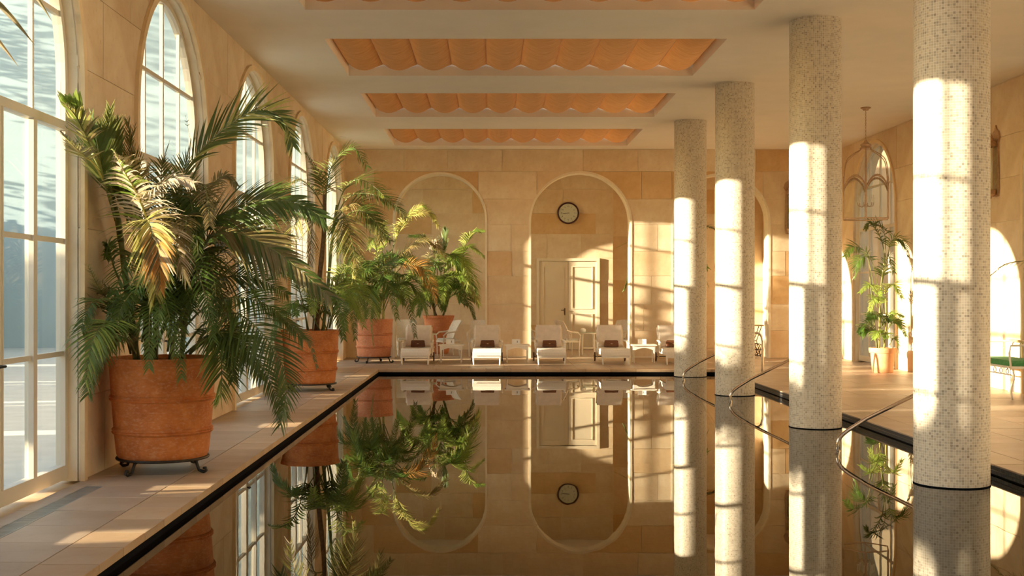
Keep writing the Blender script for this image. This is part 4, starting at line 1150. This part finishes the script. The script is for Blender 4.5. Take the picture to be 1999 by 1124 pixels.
def make_bag(loc, rz, lab):
    t = thing('pouch', lab, 'pouch', loc, rz, 'brown pouches on the loungers')
    b = MB(); vs = [(-.145, -.06, 0), (.145, -.06, 0), (.15, .06, 0), (-.15, .06, 0), (-.13, -.035, .13), (.13, -.035, .13), (.13, .035, .135), (-.13, .035, .135)]
    b.add(vs, [(3, 2, 1, 0), (4, 5, 6, 7), (0, 1, 5, 4), (1, 2, 6, 5), (2, 3, 7, 6), (3, 0, 4, 7)])
    o = obj('body', b, M['brown'], t); md = o.modifiers.new('bevel', 'BEVEL'); md.width = .018; md.segments = 3
    b = MB(); b.add([(-.138, -.062, .055), (.138, -.062, .055), (.13, -.042, .128), (-.13, -.042, .128), (-.138, -.056, .052), (.138, -.056, .052), (.13, -.036, .125), (-.13, -.036, .125)], [(0, 1, 2, 3), (7, 6, 5, 4), (0, 4, 5, 1), (2, 6, 7, 3), (1, 5, 6, 2), (0, 3, 7, 4)])
    obj('flap', b, M['brown'], t)
    obj('emblem', MB().box(-.018, .018, -.068, -.058, .06, .076), M['badge'], t)
    return t
for (x, lab), d, dx, rz in zip(LX, BAGD, (.0, .01, .0, .0, .0), (0, .06, -.03, .02, 0)):
    L_ = 'small dark brown leather pouch lying on the ' + d
    if bag0 is None: bag0 = make_bag((x + dx, LY + .98, .298), rz, L_)
    else: dup(bag0, (x + dx, LY + .98, .298), rz, L_)

# side tables with a card each
def side_table(x, D, lab):
    t = thing('side_table', lab, 'side table', (x, D, 0), 0, 'low cream side tables between the loungers')
    obj('table_top', MB().cbox(-.25, .25, -.2, .2, .335, .36, .008), M['white_paint'], t)
    for sx in (-1, 1):
        for sy in (-1, 1):
            obj('leg', MB().tube([(sx * .20, sy * .16, 0), (sx * .205, sy * .16, .336)], [.012, .018], 8), M['white_paint'], t)
    for sy in (-1, 1):                                   # arched apron
        n = 12; up_ = [(-.2 + .4 * i / n, .334) for i in range(n + 1)]
        poly = [(-.2, .25)] + [(-.19 + .38 * i / n, .245 + .05 * sin(pi * i / n)) for i in range(n + 1)] + [(.2, .25), (.2, .334), (-.2, .334)]
        obj('apron', MB().prism(poly, lambda u, z, d, sy=sy: (u, sy * .17 + d, z), -.006, .006), M['white_paint'], t)
    obj('stretcher', MB().box(-.2, .2, -.01, .01, .10, .118), M['white_paint'], t)
    return t
TX = [(-.78, 'low cream side table with arched apron, left of the second lounger'), (.52, 'low cream side table between the second and third loungers'), (3.01, 'low cream side table between the fourth and fifth loungers')]
tb = None
for x, lab in TX:
    if tb is None: tb = side_table(x, 24.3, lab)
    else: dup(tb, (x, 24.3, 0), 0, lab)
def card(x, D, lab):
    t = thing('menu_card', lab, 'card', (x, D, .361), 0, 'folded white cards on the side tables')
    for k, (sx, a) in enumerate(((-1, .5), (1, -.5))):
        b = MB(); b.box(0 if sx > 0 else -.085, .085 if sx > 0 else 0, -.002, .002, 0, .10); b.xf(Matrix.Rotation(a * .5, 4, 'Z')); obj('leaf', b, M['paper'], t)
    obj('print', MB().box(.02, .035, -.0035, -.0015, .03, .07).xf(Matrix.Rotation(-.25, 4, 'Z')), M['ink'], t)
    return t
for (x, lab), nm in zip(TX, ('leftmost side table', 'side table between the second and third loungers', 'side table beside the farthest column')):
    card(x - .02, 24.3, 'folded white card standing on the ' + nm)

# ------------------------------------------------------------------ wicker dining chairs and glass tables
def make_chair(loc, rz, lab, mat='cream_weave'):
    t = thing('wicker_chair', lab, 'chair', loc, rz, 'pale high-backed chairs around the small tables')
    # faces -y
    b = MB(); nu, nv = 12, 8; vs = []
    for side in (0, 1):
        for j in range(nv + 1):
            v = j / nv; z = .36 + .40 * v; w_ = .20 + .035 * v; yb = .17 + .10 * v * v - .05 * (1 - v)
            for i in range(nu + 1):
                u = -1 + 2 * i / nu
                zz = z + (.02 * (1 - u * u) if j == nv else 0)
                vs.append((u * w_, yb - .09 * abs(u) ** 2.2 * (1 - .35 * v) + side * .022, zz))
    m_ = (nv + 1) * (nu + 1); fs = []
    for j in range(nv):
        for i in range(nu):
            a = j * (nu + 1) + i; fs += [(a, a + 1, a + nu + 2, a + nu + 1), (m_ + a, m_ + a + nu + 1, m_ + a + nu + 2, m_ + a + 1)]
    for i in range(nu):
        a = i; fs.append((a, m_ + a, m_ + a + 1, a + 1)); a = nv * (nu + 1) + i; fs.append((a, a + 1, m_ + a + 1, m_ + a))
    for j in range(nv):
        a = j * (nu + 1); fs.append((a, a + nu + 1, m_ + a + nu + 1, m_ + a)); a += nu; fs.append((a, m_ + a, m_ + a + nu + 1, a + nu + 1))
    b.add(vs, fs); obj('backrest', b, M[mat], t, smooth=True, sharp=50)
    obj('seat', MB().cbox(-.2, .2, -.2, .2, .30, .345, .012), M[mat], t)
    obj('cushion', MB().cbox(-.175, .175, -.18, .13, .346, .385, .018), M['grey_cushion'], t)
    for sx in (-1, 1):
        obj('armrest', MB().tube([(sx * .20, -.17, .32), (sx * .225, -.19, .45), (sx * .235, -.12, .51), (sx * .235, .05, .525), (sx * .215, .13, .56)], [.012, .015, .018, .018, .015], 8), M[mat], t)
        obj('leg', MB().tube([(sx * .18, -.18, 0), (sx * .185, -.18, .31)], [.012, .017], 8), M['white_paint'], t)
        obj('leg', MB().tube([(sx * .17, .20, 0), (sx * .18, .17, .31)], [.012, .017], 8), M['white_paint'], t)
    return t
ch0 = make_chair((-1.86, 27.0, 0), .15 + pi * 0 , 'cream wicker chair seen behind the backrest of the first lounger')
def chair(x, D, rz, lab): return dup(ch0, (x, D, 0), rz, lab)
chair(-.93, 26.75, -1.15, 'cream wicker chair with bright back, in front of the palm inside the left alcove')
chair(-.25, 26.58, -.2, 'wicker chair back showing above the second lounger at the edge of the left alcove')
chair(.98, 27.2, 1.7, 'wicker chair back seen edge-on at the left jamb of the clock arch')
chair(1.68, 26.75, 1.95, 'wicker chair turned to the round table, right of the third lounger')
chair(2.78, 27.0, -.9, 'wicker chair with a bright headrest behind the fourth lounger')
def round_table(x, D, r, h, lab):
    t = thing('round_table', lab, 'table', (x, D, 0), 0, 'small round glass-topped tables')
    obj('glass_top', MB().lathe([(0, h - .008), (r, h - .008), (r + .003, h - .004), (r, h), (0, h)], 40), M['table_glass'], t)
    obj('rim', MB().tube([(r * .96 * cos(2 * pi * k / 36), r * .96 * sin(2 * pi * k / 36), h - .022) for k in range(36)], .012, 6, closed=True), M['white_paint'], t)
    for k in range(4):
        a = pi / 4 + k * pi / 2; obj('leg', MB().tube([(r * .8 * cos(a), r * .8 * sin(a), 0), (r * .72 * cos(a), r * .72 * sin(a), h - .02)], .014, 8), M['white_paint'], t)
    obj('shelf', MB().lathe([(0, .155), (r * .70, .155), (r * .72, .165), (r * .70, .175), (0, .175)], 32), M['cream_weave'], t)
    return t
round_table(2.13, 26.95, .24, .51, 'small round glass-topped table below the door inside the clock arch')
round_table(-1.40, 27.25, .22, .48, 'small round glass-topped table behind the gap between the first two loungers')
b = MB().lathe([(0, 0), (.05, 0), (.062, .02), (.06, .06), (.035, .085), (0, .09)], 20)
tag(obj('lidded_bowl', b, M['paper'], smooth=True, sharp=50, loc=(2.02, 26.9, .511)), 'small white domed bowl on the round table below the door', 'bowl')

# ------------------------------------------------------------------ door, clock
dr = bpy.data.objects.new('door_1', None); C.objects.link(dr); dr.location = ((DX0 + DX1) / 2, 29.58, 0); dr['kind'] = 'structure'
dr['label'] = 'cream panelled double door in the clock arch'; 
hwid = (DX1 - DX0) / 2
b = MB(); b.box(-hwid, -hwid + .07, -.03, .03, 0, DZ); b.box(hwid - .07, hwid, -.03, .03, 0, DZ); b.box(-hwid + .07, hwid - .07, -.03, .03, DZ - .07, DZ); obj('door_frame', b, M['door'], dr)
for sx, (a, c) in enumerate(((-hwid + .075, -.004), (.004, hwid - .075))):
    lf = obj('door_leaf', MB().cbox(a, c, -.006, .03, .01, DZ - .075, .002), M['door'], dr)
    for z0, z1 in ((.12, .86), (.98, DZ - .2)):
        x0, x1 = a + .09, c - .09
        b = MB(); wv = .014
        for bx in ((x0, x1, z0, z0 + wv), (x0, x1, z1 - wv, z1), (x0, x0 + wv, z0 + wv, z1 - wv), (x1 - wv, x1, z0 + wv, z1 - wv)): b.box(bx[0], bx[1], -.018, -.006, bx[2], bx[3])
        obj('panel_moulding', b, M['door'], lf)
hd = MB(); hd.box(-.10, -.065, -.012, -.006, .83, 1.0); hd.tube([(-.083, -.012, .95), (-.083, -.05, .95), (-.17, -.05, .95)], .009, 8); obj('door_handle', hd, M['brown_iron'], dr)

ck = thing('wall_clock', 'round dark-rimmed wall clock high on the wall inside the middle arch', 'clock', tuple(P(1109, 416, 29.58)))
R_ = .262
def disc(r0, r1, y0, y1, n=48):
    b = MB().lathe([(r0, y0), (r1, y0), (r1, y1), (r0, y1), (r0, y0)] if r0 > 0 else [(0, y0), (r1, y0), (r1, y1), (0, y1)], n)
    b.f = [f for f in b.f if len(f) == 4] if r0 > 0 else b.f
    return b.xf(Matrix.Rotation(pi / 2, 4, 'X'))
obj('clock_case', disc(0, R_ - .02, 0, .03), M['clock_rim'], ck)
b = MB().tube([((R_ - .018) * cos(2 * pi * k / 60), -.035, (R_ - .018) * sin(2 * pi * k / 60)) for k in range(60)], .020, 10, closed=True); obj('clock_rim', b, M['clock_rim'], ck, smooth=True)
obj('clock_face', disc(0, R_ - .036, .030, .036), M['clock_face'], ck)
b = MB()
for k in range(60):
    a = k * pi / 30; r0_ = .205
    l = .016 if k % 5 == 0 else .007; w_ = .003 if k % 5 == 0 else .0015
    m = MB().box(-w_, w_, -.0385, -.036, r0_ - l, r0_).xf(Matrix.Rotation(a, 4, 'Y')); b.v, b.f = (b.add(m.v, m.f).v, b.f)
mk = obj('minute_marks', b, M['clock_hand'], ck); mk['kind'] = 'stuff'
for h in range(1, 13):
    tx = bpy.data.curves.new('hour_numeral', 'FONT'); tx.body = str(h); tx.size = .052; tx.align_x = 'CENTER'; tx.align_y = 'CENTER'; tx.extrude = .001
    o = bpy.data.objects.new('hour_numeral', tx); C.objects.link(o); a = h * pi / 6
    bpy.context.view_layer.update(); me = bpy.data.meshes.new_from_object(o); bpy.data.objects.remove(o); me.name = 'hour_numeral'
    me.materials.clear(); me.materials.append(M['clock_hand'])
    o = bpy.data.objects.new('hour_numeral', me); C.objects.link(o); o.parent = ck; o.rotation_euler = (pi / 2, 0, 0); o.location = (.160 * sin(a), -.0385, .160 * cos(a) )
def hand(ang, l, w_, nm, y0):
    b = MB().box(-w_, w_, -y0 - .003, -y0, -.03, l).xf(Matrix.Rotation(ang, 4, 'Y')); obj(nm, b, M['clock_hand'], ck)
hand(radians(264), .12, .006, 'hour_hand', .040); hand(radians(261), .165, .0035, 'minute_hand', .044)
obj('clock_glass', disc(0, R_ - .034, .050, .052), M['glass'], ck)

# ------------------------------------------------------------------ bar trolley
tr = thing('serving_trolley', 'black wrought-iron trolley with spoked wheels and wooden top, in the right arch', 'trolley', (5.66, 26.6, 0))
obj('tray_top', MB().cbox(-.22, .22, -.17, .17, .655, .68, .006), M['wood'], tr)
for sx in (-1, 1):
    for sy in (-1, 1):
        obj('leg', MB().tube([(sx * .15, sy * .13, 0), (sx * .11, sy * .13, .16), (sx * .06, sy * .13, .34), (sx * .12, sy * .13, .5), (sx * .17, sy * .13, .655)], .009, 8), M['iron'], tr)
for sy in (-1, 1):
    wr2 = obj('wheel', MB().tube([(.08 + .13 * cos(2 * pi * k / 28), sy * .16, .15 + .13 * sin(2 * pi * k / 28)) for k in range(28)], .008, 6, closed=True), M['iron'], tr)
    for k in range(6):
        a = k * pi / 3; obj('spoke', MB().tube([(.08, sy * .16, .15), (.08 + .13 * cos(a), sy * .16, .15 + .13 * sin(a))], .005, 5), M['iron'], wr2)
obj('axle', MB().tube([(.08, -.17, .15), (.08, .17, .15)], .008, 6), M['iron'], tr)
obj('stretcher', MB().tube([(-.06, -.13, .34), (.06, -.13, .34), (.06, .13, .34), (-.06, .13, .34)], .007, 6, closed=True), M['iron'], tr)

# ------------------------------------------------------------------ hanging lantern
lp = Vector((6.10, 20.0, CZ)); ln = thing('hanging_lantern', 'large ornate hexagonal glass lantern hanging from the ceiling at the right', 'lantern', tuple(lp))
obj('ceiling_rose', MB().lathe([(0, 0), (.08, 0), (.085, -.012), (.05, -.03), (.04, -.05), (0, -.055)], 24), M['gilt'], ln, smooth=True, sharp=40)
zt = 1.41 + 2.13 - CZ   # top finial (y about 313)
n = 18; z0_ = -.05; z1_ = zt + .32
for i in range(n):
    z = z0_ + (z1_ - z0_) * (i + .5) / n; hh = (z0_ - z1_) / n * .62; ring = []
    for k in range(10):
        a = 2 * pi * k / 10; u = .010 * cos(a); v = hh * sin(a)
        ring.append((u, 0, z + v) if i % 2 else (0, u, z + v))
    obj('chain_link', MB().tube(ring, .003, 5, closed=True), M['gilt'], ln)
zc_top = z1_; Rl = .40; zsh = CH + 1.80 - CZ; zbot = CH + 1.17 - CZ
obj('crown', MB().lathe([(0, zc_top + .01), (.02, zc_top), (.03, zc_top - .03), (.09, zc_top - .07), (.075, zc_top - .10), (.10, zc_top - .13), (.06, zc_top - .15), (0, zc_top - .15)], 24), M['gilt'], ln, smooth=True, sharp=40)
zcr = zc_top - .12
for k in range(6):
    a = k * pi / 3 + .25; d = Vector((cos(a), sin(a), 0))
    pts = [d * .06 + Vector((0, 0, zcr)), d * .12 + Vector((0, 0, zcr - .05)), d * .26 + Vector((0, 0, zcr - .13)), d * .36 + Vector((0, 0, zcr - .25)), d * Rl + Vector((0, 0, zsh - .02))]
    obj('scroll_arm', MB().tube(bez(pts, 14), .008, 6), M['gilt'], ln, smooth=True)
    obj('corner_post', MB().tube([d * Rl + Vector((0, 0, zsh)), d * Rl + Vector((0, 0, zbot))], .008, 6), M['gilt'], ln)
    a2 = a + pi / 3; d2 = Vector((cos(a2), sin(a2), 0)); A, B = d * Rl, d2 * Rl
    arch = [A.lerp(B, i / 14) + Vector((0, 0, zsh - .16 + .22 * sin(pi * i / 14) ** .7)) for i in range(15)]
    obj('arch_frame', MB().tube(arch, .012, 6), M['gilt'], ln, smooth=True)
    lf = MB()
    for i in range(1, 14):
        c = A.lerp(B, i / 14) + Vector((0, 0, zsh - .16 + .22 * sin(pi * i / 14) ** .7)); s_ = .022
        dn = Vector((0, 0, -1)); sd = (B - A).normalized(); pz = d.lerp(d2, .5) * .006
        lf.add([c - sd * s_, c + dn * s_ * 1.3, c + sd * s_, c - dn * s_ * 1.1, c + pz], [(0, 1, 4), (1, 2, 4), (2, 3, 4), (3, 0, 4)])
    q_ = obj('leaf_ornament', lf, M['gilt'], ln, fixn=False); q_['kind'] = 'stuff'
    obj('bottom_bar', MB().tube([A + Vector((0, 0, zbot)), B + Vector((0, 0, zbot))], .011, 6), M['gilt'], ln)
    pn = MB(); pp = [A + Vector((0, 0, zbot)), B + Vector((0, 0, zbot))] + [arch[i] for i in range(14, -1, -1)]
    pn.add(pp, [tuple(range(len(pp)))]); obj('pane', pn, M['glass'], ln, fixn=False)
obj('centre_rod', MB().tube([(0, 0, zcr), (0, 0, zbot + .25)], .009, 8), M['gilt'], ln)
for k in range(6):
    a = k * pi / 3; d = Vector((cos(a), sin(a), 0))
    obj('candle_arm', MB().tube(bez([Vector((0, 0, zbot + .26)), d * .06 + Vector((0, 0, zbot + .20)), d * .12 + Vector((0, 0, zbot + .22)), d * .13 + Vector((0, 0, zbot + .27))], 8), .005, 6), M['gilt'], ln)
    obj('candle', MB().lathe([(0, 0), (.018, 0), (.018, .01), (.009, .012), (.009, .08), (.011, .085), (.009, .11), (0, .125)], 10, d * .13 + Vector((0, 0, zbot + .27))), M['white_paint'], ln, smooth=True, sharp=40)

# gallery mirror frames / wall lanterns on the right wall and far wall
def wall_lantern(loc, rz, lab, gname='ornate wall lanterns'):
    t = thing('wall_lantern', lab, 'wall lantern', loc, rz, gname)   # back at y=0, projects to -y
    obj('backplate', MB().prism([(-.09, .0), (.09, .0), (.11, .12), (.09, .9), (.14, .98), (.10, 1.08), (.04, 1.12), (0, 1.2), (-.04, 1.12), (-.10, 1.08), (-.14, .98), (-.09, .9), (-.11, .12)], lambda u, z, d: (u, -d, z), 0, .02), M['gilt'], t)
    b = MB()
    for k in range(5): a = -pi * k / 4
    obj('glass_body', MB().lathe([(.07, .10), (.085, .12), (.085, .80), (.06, .84)], 6, (0, -.09, 0)), M['table_glass'], t)
    obj('roof', MB().lathe([(0, 1.08), (.02, 1.04), (.045, .96), (.10, .88), (.105, .83), (.06, .82), (0, .82)], 12, (0, -.09, 0)), M['gilt'], t, smooth=True, sharp=40)
    obj('base', MB().lathe([(0, -.05), (.018, -.03), (.02, 0), (.075, .03), (.088, .10), (.07, .115), (0, .115)], 12, (0, -.09, 0)), M['gilt'], t, smooth=True, sharp=40)
    for k in range(6):
        a = k * pi / 3; obj('bar', MB().tube([(.086 * cos(a), -.09 + .086 * sin(a), .10), (.086 * cos(a), -.09 + .086 * sin(a), .84)], .006, 6), M['gilt'], t)
    return t
wl0 = wall_lantern((XR - .005, 17.8, CH + 1.37), pi / 2 * -1 + pi, 'ornate wall lantern on the right wall, beside the nearest column')
dup(wl0, (6.30, DW - .005, CH + 1.20), 0, 'ornate wall lantern on the far wall, peeking out left of the second column')
wl0.scale = (1, 1, .86)
wl0.rotation_euler[2] = -pi / 2 if False else math.radians(-90)

# ------------------------------------------------------------------ bench with green cushion
bn = thing('garden_bench', 'white iron bench with a green cushion cut by the right edge', 'bench', (7.02, 16.6, 0), 0)
for sy in (-1, 1):
    y_ = sy * .62
    for sx in (-.24, .24):
        obj('leg', MB().tube(bez([(sx, y_, 0), (sx * 1.05, y_, .12), (sx * .9, y_, .28), (sx, y_, .42)], 8), .012, 8), M['white_paint'], bn, smooth=True)
    obj('armrest', MB().tube([(-.26, y_, .42), (-.28, y_, .60), (-.26, y_, .70), (.24, y_, .71)], .014, 8), M['white_paint'], bn)
obj('seat_frame', MB().cbox(-.26, .26, -.64, .64, .40, .43, .006), M['white_paint'], bn)
obj('cushion', MB().cbox(-.25, .22, -.60, .60, .431, .50, .025), M['green'], bn)
obj('top_rail', MB().tube([(.25, -.62, .72), (.25, .62, .72)], .018, 8), M['wood'], bn)
for i in range(9): obj('back_bar', MB().tube([(.25, -.56 + i * .14, .43), (.25, -.56 + i * .14, .71)], .007, 6), M['white_paint'], bn)
for i in range(6):
    obj('ring_ornament', MB().tube([(-.255, -.5 + i * .2 + .04 * cos(2 * pi * k / 16), .36 + .035 * sin(2 * pi * k / 16)) for k in range(16)], .006, 5, closed=True), M['white_paint'], bn)
obj('front_bar', MB().tube([(-.255, -.62, .32), (-.255, .62, .32)], .008, 6), M['white_paint'], bn)

# ------------------------------------------------------------------ final: scale the whole place to real size (unit scale on every object)
bpy.context.view_layer.update()
for me in bpy.data.meshes: me.transform(Matrix.Scale(S, 4))
for o in SC.objects:
    o.location = o.location * S
    for md in o.modifiers:
        if md.type == 'BEVEL': md.width *= S
